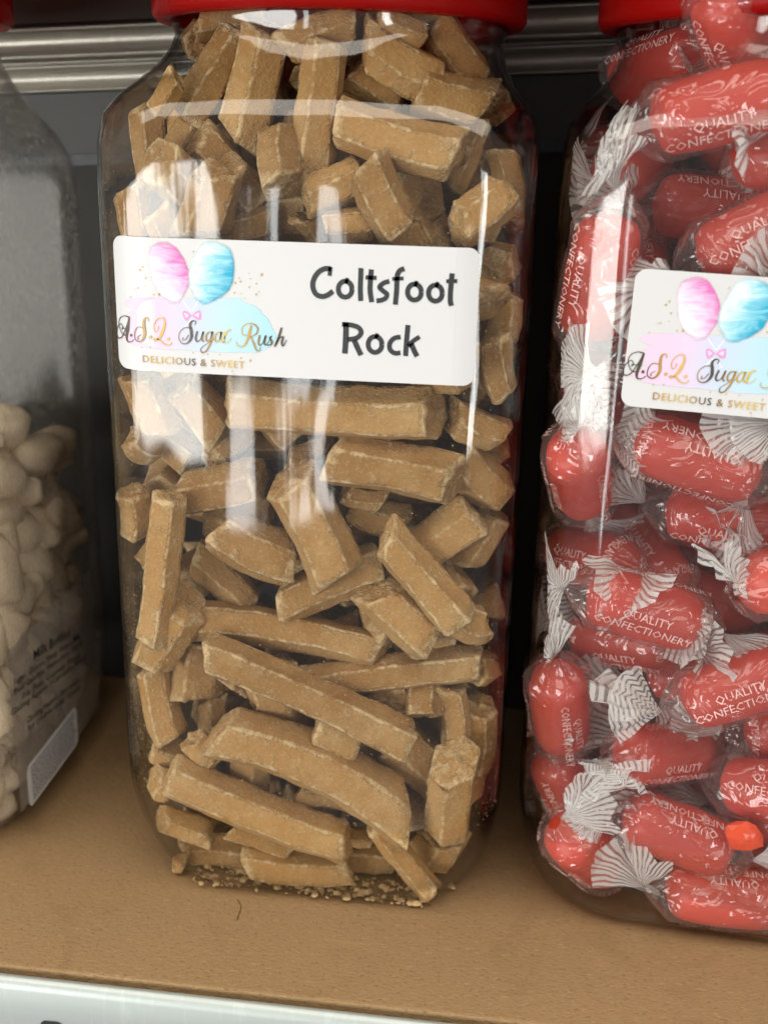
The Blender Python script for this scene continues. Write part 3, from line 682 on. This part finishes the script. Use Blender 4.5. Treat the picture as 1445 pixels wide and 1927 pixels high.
for k, (x1, y1, x2, y2, w, lay, lean, op, lab) in enumerate(F):
    mx_, my_ = (x1+x2)/2, (y1+y2)/2; dpt = .30
    for it in range(3):
        wm = w*1.13*dpt/FPX; th = wm*.80; c = hit(mx_, my_, 1, -.05); yc = front_y(c[0], -.0016)+wm*.53+lay*.0120+float(np.interp(c[2]-wm*.4, ZI, II))
        c = hit(mx_, my_, 1, yc); dpt = float((c-CAM)@fw)
    x1, x2, y1, y2 = mx_+(x1-mx_)*1.09, mx_+(x2-mx_)*1.09, my_+(y1-my_)*1.09, my_+(y2-my_)*1.09
    a = hit(x1, y1, 1, yc-lean*.0005); b = hit(x2, y2, 1, yc+lean*.0005)
    for q in (a, b): q[2] = max(q[2], .0018+th*.42)
    pieces.append(dict(a=a, b=b, w=wm, th=th, lay=lay, op=op, lab=lab, px=(mx_, my_), front=True))
def samp(p): return p['a'][None]*(.5-SA[:, None])+p['b'][None]*(.5+SA[:, None])
# resolve overlaps: the rear piece of a pair slides back along its own sight line
for it in range(50):
    moved = 0
    SS = [samp(p) for p in pieces]; Rr = [p['th']*.5 for p in pieces]
    for i in range(len(pieces)):
        for j in range(i+1, len(pieces)):
            D = np.linalg.norm(SS[i][:, None]-SS[j][None], axis=2).min(); lim = (Rr[i]+Rr[j])*.86
            if D < lim:
                pi, pj = pieces[i], pieces[j]; q = pj if (pj['lay'], j) > (pi['lay'], i) else pi
                q = q if abs(pi['lay']-pj['lay']) > 1e-6 else (pj if SS[j][:, 1].mean() > SS[i][:, 1].mean() else pi)
                if SS[i][:, 1].mean() > .03 or SS[j][:, 1].mean() > .03: continue
                d = ray(*q['px']); d = d/np.linalg.norm(d); st = min(lim-D, .0012)*.7
                s0 = float((.5*(q['a']+q['b'])-CAM)@d); g = 1+st/s0
                for e in 'ab': q[e] = CAM+(q[e]-CAM)*g; q[e][2] = max(q[e][2], .0018+q['th']*.42)
                moved += 1
    if not moved: break
OUT = jar_rows(.0012)[2:]; OZ = np.array([r_[0, 2] for r_ in OUT]); TA = np.linspace(-math.pi, math.pi, 73); OR = []
for r_ in OUT:
    an = np.arctan2(r_[:, 1], r_[:, 0]); o_ = np.argsort(an); OR.append(np.interp(TA, an[o_], np.hypot(r_[:, 0], r_[:, 1])[o_], period=2*math.pi))
OR = np.array(OR)
def clearance(q):
    row = np.array([np.interp(q[2], OZ, OR[:, k]) for k in range(len(TA))]); return np.interp(math.atan2(q[1], q[0]), TA, row)-math.hypot(q[0], q[1])
for p in pieces:   # under the shoulder, slide back along the sight line until the piece is inside the dome
    if max(p['a'][2], p['b'][2]) < .226: continue
    for it in range(30):
        sp_ = samp(p)
        if min(clearance(q) for q in sp_) > p['w']*.50: break
        d = ray(*p['px']); d = d/np.linalg.norm(d); g = 1+.0012/float((.5*(p['a']+p['b'])-CAM)@d)
        for e in 'ab': p[e] = CAM+(p[e]-CAM)*g
        if it > 12:
            for e in 'ab': p[e][:2] *= .975
for p in pieces:   # keep inside the side walls
    for e in 'ab':
        lim = section_limit(p[e][1], p[e][2], p['w']*.62)-float(np.interp(p[e][2]-p['w']*.4, ZI, II)); p[e][0] = np.clip(p[e][0], -lim, lim)
# the rest of the heap behind and at the sides
SS = [samp(p) for p in pieces]; Rr = [p['th']*.5 for p in pieces]
nfill = 0
for pas, (gz, gy, gx, L0, L1, t0, t1, ymax) in enumerate(((.0125, .0125, .015, .018, .036, .0115, .0145, .050), (.010, .010, .011, .011, .017, .009, .0115, -.005))):
    cand = []
    for y in np.arange((-.046, -.034)[pas], ymax, gy):
        for z in np.arange(.009, .262, gz):
            for x in np.arange(-.053, .054, gx):
                if y > .004 and abs(x) < .036: continue
                cand.append((x+rng.uniform(-.005, .005), y+rng.uniform(-.003, .003), z+rng.uniform(-.004, .004)))
    for c in cand:
        c = np.array(c); L = rng.uniform(L0, L1); th = rng.uniform(t0, t1); ok = False; SA_ = np.stack(SS); RA_ = np.array(Rr)
        for tr_ in range(5):
            d = rng.normal(size=3); d[2] *= .6; d /= np.linalg.norm(d); a, b = c-d*L/2, c+d*L/2; good = True
            for e in (a, b):
                if e[2] < .0025+th*.5 or e[2] > .262: good = False; break
                if e[2] > .236 and math.hypot(e[0], e[1]) > .055-th*.5-(e[2]-.236)*.35: good = False; break
                ins_ = float(np.interp(e[2]-th*.5, ZI, II))
                if abs(e[1]) > HA-.0015-th*.62-ins_ or abs(e[0]) > section_limit(e[1], e[2], th*.75)-ins_: good = False; break
            if good:
                s_ = a[None]*(.5-SA[:, None])+b[None]*(.5+SA[:, None])
                if (np.linalg.norm(SA_[:, :, None]-s_[None, None], axis=3).min(axis=(1, 2)) > (th*.5+RA_)*.84).all(): ok = True; break
            L = max(L0*.8, L*.85)
        if ok:
            SS.append(s_); Rr.append(th*.5); pieces.append(dict(a=a, b=b, w=th*1.25, th=th, lay=3, op={}, lab=None, front=False)); nfill += 1
print('front', len(F), 'fill', nfill)
for k, p in enumerate(pieces):
    a, b = Vector(p['a']), Vector(p['b']); L = max((b-a).length, p['th']*.7); op = p['op']
    me = stick_mesh(L, p['w'], p['th'], k*13+5, op.get('bend', random.uniform(-.0012, .0012)), (1, 1))
    o = add('rock_candy', me, M['rock'])
    xa = (b-a).normalized(); view = Vector(CAM)-(a+b)/2
    za = (view-xa*view.dot(xa)).normalized(); ya = za.cross(xa)
    R3 = Matrix((xa, ya, za)).transposed() @ Matrix.Rotation(op.get('roll', random.uniform(-.5, .5)) if p['front'] else random.uniform(0, 6), 3, 'X')
    o.matrix_world = Matrix.Translation((a+b)/2) @ R3.to_4x4()
    if p['front']: tag(o, p['lab'], 'rock candy', 'rock candy pieces in the middle jar')
    else: tag(o, 'tan rock candy piece mostly hidden behind the front ones in the middle jar', 'rock candy', 'rock candy pieces behind the front ones')
# crumbs on the jar floor and sugar grains on the wall: nobody could count them
bm = bmesh.new()
def grain(bm, p, r_):
    q = bmesh.ops.create_icosphere(bm, subdivisions=1, radius=r_)
    sx_, sy_, sz_ = random.uniform(.7, 1.9), random.uniform(.7, 1.5), random.uniform(.5, .9)
    for v_ in q['verts']: v_.co = Vector((v_.co.x*sx_, v_.co.y*sy_, v_.co.z*sz_))*random.uniform(.55, 1.25)+Vector(p)
for k in range(800):
    x = random.uniform(-.047, .047); y = random.choice((random.uniform(-.0525, -.040), random.uniform(-.052, .03)))
    if abs(x) > .038 and y < -.042: continue
    r_ = random.choice((.0002, .0003, .0004, .0006, .0011)) ; grain(bm, (x, y, .0016+r_*.5), r_)
me = bpy.data.meshes.new('crumbs'); bm.to_mesh(me); bm.free()
cr = add('sugar_crumbs', me, M['crumb']); tag(cr, 'loose tan sugar crumbs on the floor of the middle jar', 'crumbs', kind='stuff')
v, f = [], []
for k in range(3000):
    u_ = random.random(); z = random.choice((random.uniform(.034, .225), random.uniform(.034, .11), .034+abs(random.gauss(0, .03))))
    if u_ < .45: x, y, nx, ny = -HA+.0011, random.uniform(-.04, .02), 1, 0
    elif u_ < .72: t = random.uniform(math.pi, 1.5*math.pi); x, y = -.0396+.0193*math.cos(t), -.0396+.0193*math.sin(t); nx, ny = -math.cos(t), -math.sin(t)
    elif u_ < .86: t = random.uniform(1.5*math.pi, 2*math.pi); x, y = .0396+.0193*math.cos(t), -.0396+.0193*math.sin(t); nx, ny = -math.cos(t), -math.sin(t)
    else: x, y, nx, ny = random.gauss(.012, .022), -HA+.0011, 0, 1; x = max(-.038, min(.038, x))
    s_ = random.uniform(.00005, .00020); c = np.array((x, y, z)); t1 = np.array((-ny, nx, 0.0)); t2 = np.array((0, 0, 1.0)); nn = np.array((nx, ny, 0.0)); b = len(v)
    v += [c+t1*s_, c+t2*s_*1.4, c-t1*s_, c-t2*s_*1.2, c+nn*s_*1.3]; f += [(b, b+1, b+4), (b+1, b+2, b+4), (b+2, b+3, b+4), (b+3, b, b+4), (b+3, b+2, b+1, b)]
gr = add('sugar_dust', mesh('dust', v, f), M['crumb']); tag(gr, 'fine sugar dust clinging inside the walls of the middle jar', 'dust', kind='stuff')

# ------------------------------------------------------------------ red wrapped sweets
CL, CR = .0350, .0091
def sweet_mesh():
    v = []; n = 24; ts = np.linspace(-1, 1, 19)
    for t in ts:
        x = t*CL/2; r_ = CR*max(1-abs(t)**7, 0.02)**.42*(1-.05*t*t)
        for i in range(n):
            a = 2*math.pi*i/n; q = Vector((x, r_*math.cos(a), r_*math.sin(a))); q += noise.noise_vector(q*120)*.0005; v.append(tuple(q))
    f = grid_faces(n, len(ts), True); f.append(tuple(range(n))[::-1]); f.append(tuple(range((len(ts)-1)*n, len(ts)*n))); return mesh('sweet', v, f, True)
def wrap_mesh(seed):
    rr = random.Random(seed); n = 40; ts = np.linspace(-1, 1, 41); v = []; XE = .0242; ph = [rr.uniform(0, 6) for _ in range(6)]
    for t in ts:
        x = t*XE; d = max(abs(x)-CL*.43, 0)/(XE-CL*.43)
        r_ = (CR+.0007)*(1-d)**.9*1.0+.0013*d**.6
        for i in range(n):
            a = 2*math.pi*i/n; k = d**.7; fold = 1+k*(.22*math.sin(9*a+ph[0])+.16*math.sin(14*a+ph[1]))+.018*math.sin(4*a+ph[2]+x*200)
            q = Vector((x, r_*fold*math.cos(a), r_*fold*math.sin(a))); nv = noise.noise_vector(q*150+Vector((seed*7.1, 0, 0))); 
            q += Vector((0, q.y, q.z)).normalized()*abs(nv.x)*.0012; v.append(tuple(q))
    return mesh('wrapper', v, grid_faces(n, len(ts), True), True)
def fan_mesh(seed, mode):
    """twisted wrapper end along +X from the neck at the origin: pleated sheet in two leaves"""
    rr = random.Random(seed); v, f, st = [], [], []
    for leaf in range(2):
        nu, nv = 56, 13; spread = rr.uniform(.60, .98); pl = rr.uniform(3, 5); amp = rr.uniform(.0008, .0015); bend = rr.uniform(-.006, .006); L = rr.uniform(.0140, .0185)
        turn = rr.uniform(-.2, .2)+leaf*rr.choice((.5, 2.6, 1.2)); ph = rr.uniform(0, 6); sk = rr.uniform(-.3, .3); b = len(v)
        for j in range(nv):
            w = j/(nv-1)
            for i in range(nu):
                u_ = i/(nu-1)*2-1; phi = u_*spread*(.55+.45*w)+sk
                tri = 2/math.pi*math.asin(math.sin(pl*math.pi*u_+ph)); rho = .0008+w*L*(1+.04*tri)*(1-.10*u_*u_)
                h = tri*amp*(w**.8)*(1-.3*abs(u_))+bend*w*w+.0016*math.sin(2.2*u_+ph)*w
                p_ = Vector((rho*math.cos(phi), rho*math.sin(phi), h)); p_ += noise.noise_vector(p_*180+Vector((seed*3.3, leaf*5, 0)))*.0012*w+noise.noise_vector(p_*95+Vector((seed*1.3, leaf*7, 3)))*.0022*w
                c, s_ = math.cos(turn), math.sin(turn); v.append((p_.x, p_.y*c-p_.z*s_, p_.y*s_+p_.z*c))
                st.append(u_*7.6 if mode == 0 else w*9+tri*.30)
        f += [tuple(b+q for q in g) for g in grid_faces(nu, nv)]
    me = mesh('twist_fan', v, f, True); attr(me, 'stripe', st); return me
SWEET = sweet_mesh(); WRAPS = [wrap_mesh(s) for s in (1, 2, 3)]; FANS = [fan_mesh(s, 0 if s % 3 else 1) for s in range(1, 9)]
def letter_mesh(seed):
    v, f = [], []; rr = random.Random(seed)
    def blk(lines, rot, size, x0, circ=False):
        for k, s in enumerate(lines):
            tv, tf = text_mesh(s, 1.0, -.004, 1); w_ = tv[:, 0].max(); b = len(v)
            for p in tv:
                if not circ:
                    x = (p[0]-w_/2)*size+x0; arc = (.55-k*1.05+p[1])*size; r_ = CR+.00135; a = rot-arc/r_
                else:
                    x = x0+p[1]*size; a = rot+(p[0]-w_/2)*size/(CR+.001); r_ = CR+.00125-max(abs(x)-CL*.43, 0)*1.1
                v.append((x, r_*math.cos(a), r_*math.sin(a)))
            f.extend(tuple(b+i for i in q) for q in tf)
    for k in range(3): blk(['QUALITY', 'CONFECTIONERY'], k*2.094+rr.uniform(-.2, .2), .0036, rr.uniform(-.002, .002))
    blk(['MADE IN ENGLAND'], rr.uniform(0, 6), .0026, -.0175, True); blk(['MADE IN ENGLAND'], rr.uniform(0, 6), .0026, .0155, True)
    return mesh('wrapper_lettering', v, f)
LET = [letter_mesh(s) for s in (1, 2)]
for me, k in [(SWEET, 'sweet')]+[(w, 'cello') for w in WRAPS]+[(x, 'fan') for x in FANS]+[(x, 'wraptext') for x in LET]: me.materials.append(M[k])
def candy(mid, d, spin, lab, group, k, fans=(None, None), text=True):
    o = empty('wrapped_sweet'); xa = Vector(d).normalized(); view = Vector(CAM)-Vector(mid); za = (view-xa*view.dot(xa)).normalized(); ya = za.cross(xa)
    mw = Matrix.Translation(Vector(mid)) @ (Matrix((xa, ya, za)).transposed() @ Matrix.Rotation(spin, 3, 'X')).to_4x4(); o.matrix_world = mw
    tag(o, lab, 'sweet', group)
    add('sweet', SWEET, None, o); w = add('wrapper', WRAPS[k % 3], None, o)
    if text: add('wrapper_lettering', LET[k % 2], None, w)
    for e, sg in enumerate((-1, 1)):
        fn = fans[e] or {}
        q = add('twist_fan', FANS[(k*3+e*5+fn.get('v', 0)) % len(FANS)], None, o)
        bd = fn.get('bend', random.uniform(-.8, .8)); tw = fn.get('tw', random.uniform(-.6, .6))
        m_ = Matrix.Translation((sg*.0236, 0, 0)) @ (Matrix.Rotation(math.pi, 4, 'Z') if sg < 0 else Matrix.Identity(4))
        ml = m_ @ Matrix.Rotation(-spin if sg > 0 else spin, 4, 'X') @ Matrix.Rotation(bd, 4, 'Z') @ Matrix.Rotation(fn.get('tilt', random.uniform(-1.0, -.3)), 4, 'Y') @ Matrix.Rotation(tw, 4, 'X')
        ml = ml @ Matrix.Scale(1.18, 4); q.matrix_local = ml; clamp_fan(q, mw @ ml, k*2+e)
    return o
def clamp_fan(ob, mw, seed):
    """press a twist end flat against the inside of the jar wall where it would poke through"""
    me = ob.data; n = len(me.vertices); co = np.empty(n*3, np.float32); me.vertices.foreach_get('co', co); co = co.reshape(-1, 3)
    A4 = np.array(mw); w = co @ A4[:3, :3].T+A4[:3, 3]; dx, dy = w[:, 0]-xr, w[:, 1]-yr; c, s_ = math.cos(rzr), math.sin(rzr)
    x, y, z = dx*c+dy*s_, -dx*s_+dy*c, w[:, 2].copy(); ins = np.interp(z, ZI, I2); sq = HA-RC-ins
    qx, qy = np.maximum(np.abs(x)-sq, 0), np.maximum(np.abs(y)-sq, 0); ln = np.hypot(qx, qy)+1e-9; R0 = RC-.0012; R1 = R0-.004
    if ln.max() < R0 and z.min() > .0025: return
    new = np.where(ln > R1, R1+(R0-R1)*(1-np.exp(-np.maximum(ln-R1, 0)/.004)), ln); g = new/ln
    x = np.where(qx > 0, np.sign(x)*(sq+qx*g), x); y = np.where(qy > 0, np.sign(y)*(sq+qy*g), y); z = np.maximum(z, .0022+.0006*np.exp(np.minimum(z-.0022, 0)/.004))
    w = np.stack([xr+x*c-y*s_, yr+x*s_+y*c, z], 1); iv = np.array(mw.inverted()); l = w @ iv[:3, :3].T+iv[:3, 3]
    me2 = me.copy(); me2.vertices.foreach_set('co', l.astype(np.float32).ravel()); me2.update(); ob.data = me2
(xr, yr), rzr = JARS['right']
RS = [
 (1240, 232, 1475, 170, 0, 0.0, 'red wrapped sweet reading QUALITY CONFECTIONERY under the lid of the right jar'),
 (1345, 0, 1432, 150, .5, .4, 'red wrapped sweet standing steeply in the neck of the right jar'),
 (1190, 140, 1300, 110, 1.1, 1.0, 'dim red wrapped sweet at the left shoulder of the right jar'),
 (1395, 290, 1560, 305, .1, 2.2, 'red wrapped sweet with big striped twist pointing left, upper right edge'),
 (1225, 382, 1465, 408, .3, 3.3, 'red wrapped sweet with upside-down lettering above the right label'),
 (1142, 430, 1108, 625, .1, .5, 'red wrapped sweet standing upright at the left corner beside the right label'),
 (1190, 395, 1200, 545, .8, 1.3, 'red wrapped sweet partly hidden behind the right label top left corner'),
 (1200, 832, 1425, 898, 0, 3.4, 'red wrapped sweet lying just under the right label'),
 (1255, 962, 1470, 998, .6, .1, 'red wrapped sweet behind, below the one under the right label'),
 (1072, 835, 1092, 960, .3, .8, 'red wrapped sweet end at the left corner below label height'),
 (1165, 1000, 1260, 1090, .9, 1.9, 'red wrapped sweet set back between the large striped fans'),
 (1112, 1118, 1315, 1185, .1, .2, 'red wrapped sweet reading QUALITY CONFECTIONERY halfway down the right jar'),
 (1010, 1068, 1112, 1042, .6, 2.0, 'red wrapped sweet end pressed to the left wall of the right jar'),
 (1405, 1078, 1560, 1082, .1, 1.2, 'red wrapped sweet with the largest striped fan, right edge'),
 (1098, 1222, 1250, 1190, .7, 2.7, 'red wrapped sweet behind the small fan below the halfway sweet'),
 (1288, 1336, 1500, 1242, 0, .15, 'red wrapped sweet slanting up to the right edge, lower right'),
 (1225, 1285, 1420, 1240, .9, 2.5, 'red wrapped sweet behind the one slanting up at lower right'),
 (1032, 1262, 1045, 1420, .5, 1.2, 'plain red sweet side on the lower left wall of the right jar'),
 (1165, 1530, 1385, 1612, .1, 3.2, 'red wrapped sweet with upside-down lettering near the jar foot'),
 (1066, 1545, 1135, 1672, .2, .9, 'red wrapped sweet standing in the bottom left corner of the right jar'),
 (1232, 1742, 1470, 1762, .05, 3.3, 'red wrapped sweet lying on the floor of the right jar'),
 (1385, 1650, 1560, 1655, .2, 1.0, 'red wrapped sweet above the floor one at the right edge'),
 (1382, 1500, 1550, 1478, .3, 1.7, 'red wrapped sweet at the right edge above the orange shard'),
 (1170, 1400, 1330, 1440, .8, .5, 'red wrapped sweet mostly behind the cluster of striped fans'),
 (1100, 700, 1130, 800, .6, .5, 'red wrapped sweet at the left corner beside the right label foot'),
]
(xr, yr), rzr = JARS['right']
def to_jar(P): dx, dy = P[0]-xr, P[1]-yr; return np.array((dx*math.cos(rzr)+dy*math.sin(rzr), -dx*math.sin(rzr)+dy*math.cos(rzr), P[2]))
def from_jar(q): return np.array((xr+q[0]*math.cos(rzr)-q[1]*math.sin(rzr), yr+q[0]*math.sin(rzr)+q[1]*math.cos(rzr), q[2]))
cs = []
RW = CR+.0012
for k, (x1, y1, x2, y2, lay, spin, lab) in enumerate(RS):
    mx_, my_ = (x1+x2)/2, (y1+y2)/2; P = hit(mx_, my_, 1, -.05); q = to_jar(P)
    yy = front_y(np.clip(q[0], -.058, .058), -.0012)+RW+lay*.014
    q0 = to_jar(hit(mx_, my_, 1, yr+yy)); P = from_jar(np.array((q0[0], yy, q0[2])))
    dpt = float((P-CAM)@fw); ln = math.hypot(x2-x1, y2-y1)*dpt/FPX
    sx_, sy_ = (x2-x1), -(y2-y1); hv = math.hypot(sx_, sy_); inpl = min(1, ln/CL)
    if 3.0 < spin < 3.6: sx_, sy_, spin = -sx_, -sy_, spin-3.2
    d = rt*(sx_/hv)*inpl+up*(sy_/hv)*inpl+np.array((0, 1.0, 0))*math.sqrt(max(0, 1-inpl**2))*(1 if k % 2 else -1)*.8
    if inpl > .9: d[1] *= .3
    cs.append(dict(c=P, d=d/np.linalg.norm(d), spin=spin, lab=lab, lay=lay, px=(mx_, my_)))
S5 = np.linspace(-.5, .5, 6)*(CL-2*CR*.7)
for it in range(40):
    mv = 0; SS = [p['c'][None]+p['d'][None]*S5[:, None] for p in cs]
    for i in range(len(cs)):
        for j in range(i+1, len(cs)):
            D = np.linalg.norm(SS[i][:, None]-SS[j][None], axis=2).min()
            if D < 2*RW*.92:
                q = cs[j] if cs[j]['lay'] > cs[i]['lay'] or (cs[j]['lay'] == cs[i]['lay'] and cs[j]['c'][1] > cs[i]['c'][1]) else cs[i]
                if q['c'][1] > .035: continue
                d = ray(*q['px']); d /= np.linalg.norm(d); q['c'] = q['c']+d*min(.001, 2*RW-D); q['c'][2] = max(q['c'][2], .0025+RW); mv += 1
    if not mv: break
for p in cs:
    q = to_jar(p['c']); ext = abs(p['d'][0])*(CL/2-CR*.5)
    lim = section_limit(q[1], q[2], RW)-ext; q[0] = max(q[0], -lim); q[2] = max(q[2], .0025+RW+abs(p['d'][2])*(CL/2-CR)); p['c'] = from_jar(q)
SS = [p['c'][None]+p['d'][None]*S5[:, None] for p in cs]
for y in np.arange(-.046, .030, .0175):
    for z in np.arange(.014, .262, .0165):
        for x in np.arange(-.046, .048, .022):
            for tr_ in range(5):
                c = np.array((x+rng.uniform(-.006, .006), y+rng.uniform(-.004, .004), z+rng.uniform(-.003, .003))); d = rng.normal(size=3); d[2] *= .5; d /= np.linalg.norm(d)
                ext = np.abs(d)*(CL/2-CR*.6); 
                if abs(c[1])+ext[1] > HA-.001-RW or abs(c[0])+ext[0] > section_limit(abs(c[1])+ext[1], z, RW) or c[2]-ext[2] < .0025+RW: continue
                if c[2]+ext[2] > .236 and math.hypot(abs(c[0])+ext[0], abs(c[1])+ext[1]) > .043-RW: continue
                if c[2]+ext[2] > .270: continue
                g = from_jar(c); s_ = g[None]+d[None]*S5[:, None]
                if all(np.linalg.norm(s_[:, None]-S2[None], axis=2).min() > 2*RW*.84 for S2 in SS):
                    SS.append(s_); cs.append(dict(c=g, d=d, spin=random.uniform(0, 6), lab=None)); break
print('wrapped sweets', len(cs))
for k, p in enumerate(cs):
    hid = p['lab'] is None
    candy(p['c'], p['d'], p['spin'], p['lab'] or 'red wrapped sweet mostly hidden behind others in the right jar', 'red sweets hidden in the right jar' if hid else 'red wrapped sweets in the right jar', k, text=k < 45)
# loose orange-red shard against the wall
def shard(px, py, s_, lab, off=.0028):
    P = hit(px, py, 1, yr-.0585); q = to_jar(P); q[1] = -HA+.001+off; P = from_jar(q)
    bm = bmesh.new(); bmesh.ops.create_icosphere(bm, subdivisions=2, radius=s_)
    for v_ in bm.verts: v_.co = Vector((v_.co.x*1.05, v_.co.y*.5, v_.co.z*.9))*(1+.55*noise.noise(v_.co*160+Vector((px, 0, 0))))
    me = bpy.data.meshes.new('shard'); bm.to_mesh(me); bm.free(); o = add('sweet_shard', me, M['shard']); o.location = P; tag(o, lab, 'shard')
shard(1402, 1580, .0050, 'bright orange-red sweet shard pressed to the wall of the right jar')

# ------------------------------------------------------------------ cream gummy bottles in the left jar
def gummy_mesh(seed):
    pr = [(-.0125, .0), (-.0124, .0040), (-.0112, .0062), (-.006, .0070), (.001, .0068), (.005, .0056), (.0078, .0040), (.0105, .0037), (.0112, .0044), (.0130, .0043), (.0137, .0030), (.0138, 0)]
    n = 18; v = []
    for x, r_ in pr:
        for i in range(n):
            a = 2*math.pi*i/n; q = Vector((x*1.2, r_*1.3*math.cos(a), r_*1.05*math.sin(a))); q += noise.noise_vector(q*130+Vector((seed*9.1, 0, 0)))*.0020; v.append(tuple(q))
    return mesh('gummy', v, grid_faces(n, len(pr), True), True)
GUM = [gummy_mesh(s) for s in range(5)]
for g in GUM: g.materials.append(M['milk'])
(xl, yl), rzl = JARS['left']
def from_left(q): return np.array((xl+q[0]*math.cos(rzl)-q[1]*math.sin(rzl), yl+q[0]*math.sin(rzl)+q[1]*math.cos(rzl), q[2]))
ng = 0; row = 0
for z in np.arange(.010, .172, .0108):
    row += 1; k2 = 0
    for y in np.arange(-.050, .052, .0138):
        k2 += 1
        for x in np.arange(-.046+(row % 2)*.006, .0525, .0165):
            q = np.array((x+rng.uniform(-.004, .004), y+rng.uniform(-.0035, .0035), z+rng.uniform(-.003, .003)))
            if x < .01 and y > -.03: continue                                # only what can be seen through the right and front walls
            top = .114+.012*math.sin(y*40+1.0)+.008*math.sin(x*70)
            if q[2] > top: continue
            ins = max(0, .02-q[2])*.25
            if abs(q[1]) > HA-.0095-ins: q[1] = math.copysign(HA-.0095-ins, q[1])
            lim = section_limit(q[1], q[2], .0092)-.0008-ins
            q[0] = min(max(q[0], -lim), lim)
            d = rng.normal(size=3); d[0] *= .35 if x > .03 else 1; d[1] *= .5 if abs(y) > .04 else 1; d[2] *= .7; d = Vector(d).normalized()
            o = add('gummy_bottle', GUM[ng % 5]); Rm = d.to_track_quat('X', 'Z').to_matrix() @ Matrix.Rotation(random.uniform(0, 6), 3, 'X')
            q[2] = max(q[2], .0125+abs(d.z)*.006)
            ex, ey = abs(d.x)*.0150+.0095*math.sqrt(1-d.x**2), abs(d.y)*.0150+.0095*math.sqrt(1-d.y**2); low = .004 if q[2] < .03 else 0.0
            q[1] = max(min(q[1], HA-.001-ey-low), -(HA-.001-ey-low)); lim = min(HA-.001-ex, section_limit(abs(q[1])+ey*.5, q[2], ex*.9))-low; q[0] = max(min(q[0], lim), -lim)
            o.matrix_world = Matrix.Translation(Vector(from_left(q))) @ Rm.to_4x4(); ng += 1
            tag(o, 'cream gummy milk bottle sweet heaped in the left jar', 'gummy', 'cream gummy bottles in the left jar')
print('gummies', ng)
# print on the right wall of the left jar (text runs towards the back)
side = HA+.0004
def side_pt(px, py):
    P = hit(px, py, 0, xl+side); return P[1]-yl, P[2]
def side_text(lines, name):
    v, f = [], []
    for s, (xa, ya), (xb, yb), hpx in lines:
        tv, tf = text_mesh(s, 1.0, .008, 1); w_ = tv[:, 0].max(); b = len(v); y0, z0 = side_pt(xa, ya); y1, z1 = side_pt(xb, yb); hh = hpx
        for p in tv: t = p[0]/w_; v.append((side+.0004, y0+(y1-y0)*t, z0+(z1-z0)*t+p[1]*hh))
        f += [tuple(b+i for i in q) for q in tf]
    return mesh(name, v, f)
st_v = []
y0, z0 = side_pt(10, 1400); 
sy0, sy1, sz0, sz1 = -.046, .030, side_pt(90, 1400)[1], side_pt(90, 1215)[1]
stick = add('sheer_sticker', mesh('sheer_sticker', [(side, sy0, sz0-.012), (side, sy1, sz0-.012), (side, sy1, sz1+.012), (side, sy0, sz1+.012)], [(0, 1, 2, 3)]), M['sheer'], jl)
stick['label'] = 'sheer sticker with black ingredients print'
big = side_text([('Milk Bottles', (57, 1246), (130, 1198), .0052)], 'product_lettering'); add('product_lettering', big, M['ink'], stick)
sm = [('Sugar, Glucose Syrup, Water, Milk', (18, 1294), (150, 1204), .0034), ('Beef Gelatine, Humectant, Starch', (19, 1312), (154, 1216), .0034), ('Oils (Palm, Coconut), Flavour', (34, 1321), (150, 1238), .0034), ('Glazing Agents (Carnauba Wax)', (11, 1353), (160, 1243), .0034),
      ('Choking Hazard - Not suitable', (43, 1366), (150, 1284), .0034), ('for children under 4 years', (46, 1380), (148, 1300), .0034)]
add('ingredient_lettering', side_text(sm, 'ingredient_lettering'), M['ink'], stick)
# small white sticker low on the wall with fine print
ly0, ly1 = side_pt(45, 1530)[0], side_pt(145, 1395)[0]; zb = side_pt(45, 1532)[1]; zt_ = side_pt(60, 1478)[1]+.004
ly0 = max(ly0, -.040); ly1 = min(ly1, .038); zb = max(zb, .012); zt_ = max(zt_, zb+.016)
def rrect(y0, y1, z0, z1, r_, x):
    out = []
    for cy, cz, a0 in ((y1-r_, z1-r_, 0), (y0+r_, z1-r_, 90), (y0+r_, z0+r_, 180), (y1-r_, z0+r_, 270)):
        for t in range(0, 91, 15): a = math.radians(a0+t); out.append((x, cy+r_*math.cos(a), cz+r_*math.sin(a)))
    return out
sl = add('small_print_sticker', mesh('small_print_sticker', rrect(ly0, ly1, zb, zt_, .003, side+.0003), [tuple(range(28))]), M['paper'], jl); sl['label'] = 'small white sticker of fine print low on the wall'
v, f = [], []
for r_ in range(9):
    z = zt_-.002-(zt_-zb-.004)*r_/8; y = ly0+.003
    while y < ly1-.004:
        w_ = random.uniform(.0008, .003); b = len(v); v += [(side+.0005, y, z-.0003), (side+.0005, y+w_, z-.0003), (side+.0005, y+w_, z+.0003), (side+.0005, y, z+.0003)]; f.append((b, b+1, b+2, b+3)); y += w_+.0005
add('fine_print', mesh('fine_print', v, f), principled('grey_ink', (.12, .12, .13), .5)[0], sl)

# ------------------------------------------------------------------ stray hair on the board
pts = [hit(x, y, 2, .0004) for x, y in ((447, 1692), (452, 1700), (453, 1712), (449, 1722), (446, 1731))]
c3 = catmull([tuple(q) for q in pts], 5); v = []
for i, q in enumerate(c3):
    for k in range(5): a = 2*math.pi*k/5; v.append((q[0]+.00012*math.cos(a), q[1], max(q[2]+.00012*math.sin(a), .0001)))
hr = add('hair', mesh('hair', v, grid_faces(5, len(c3), True), True), M['hair']); tag(hr, 'short dark curved hair on the board before the middle jar', 'hair')
bpy.context.view_layer.update()
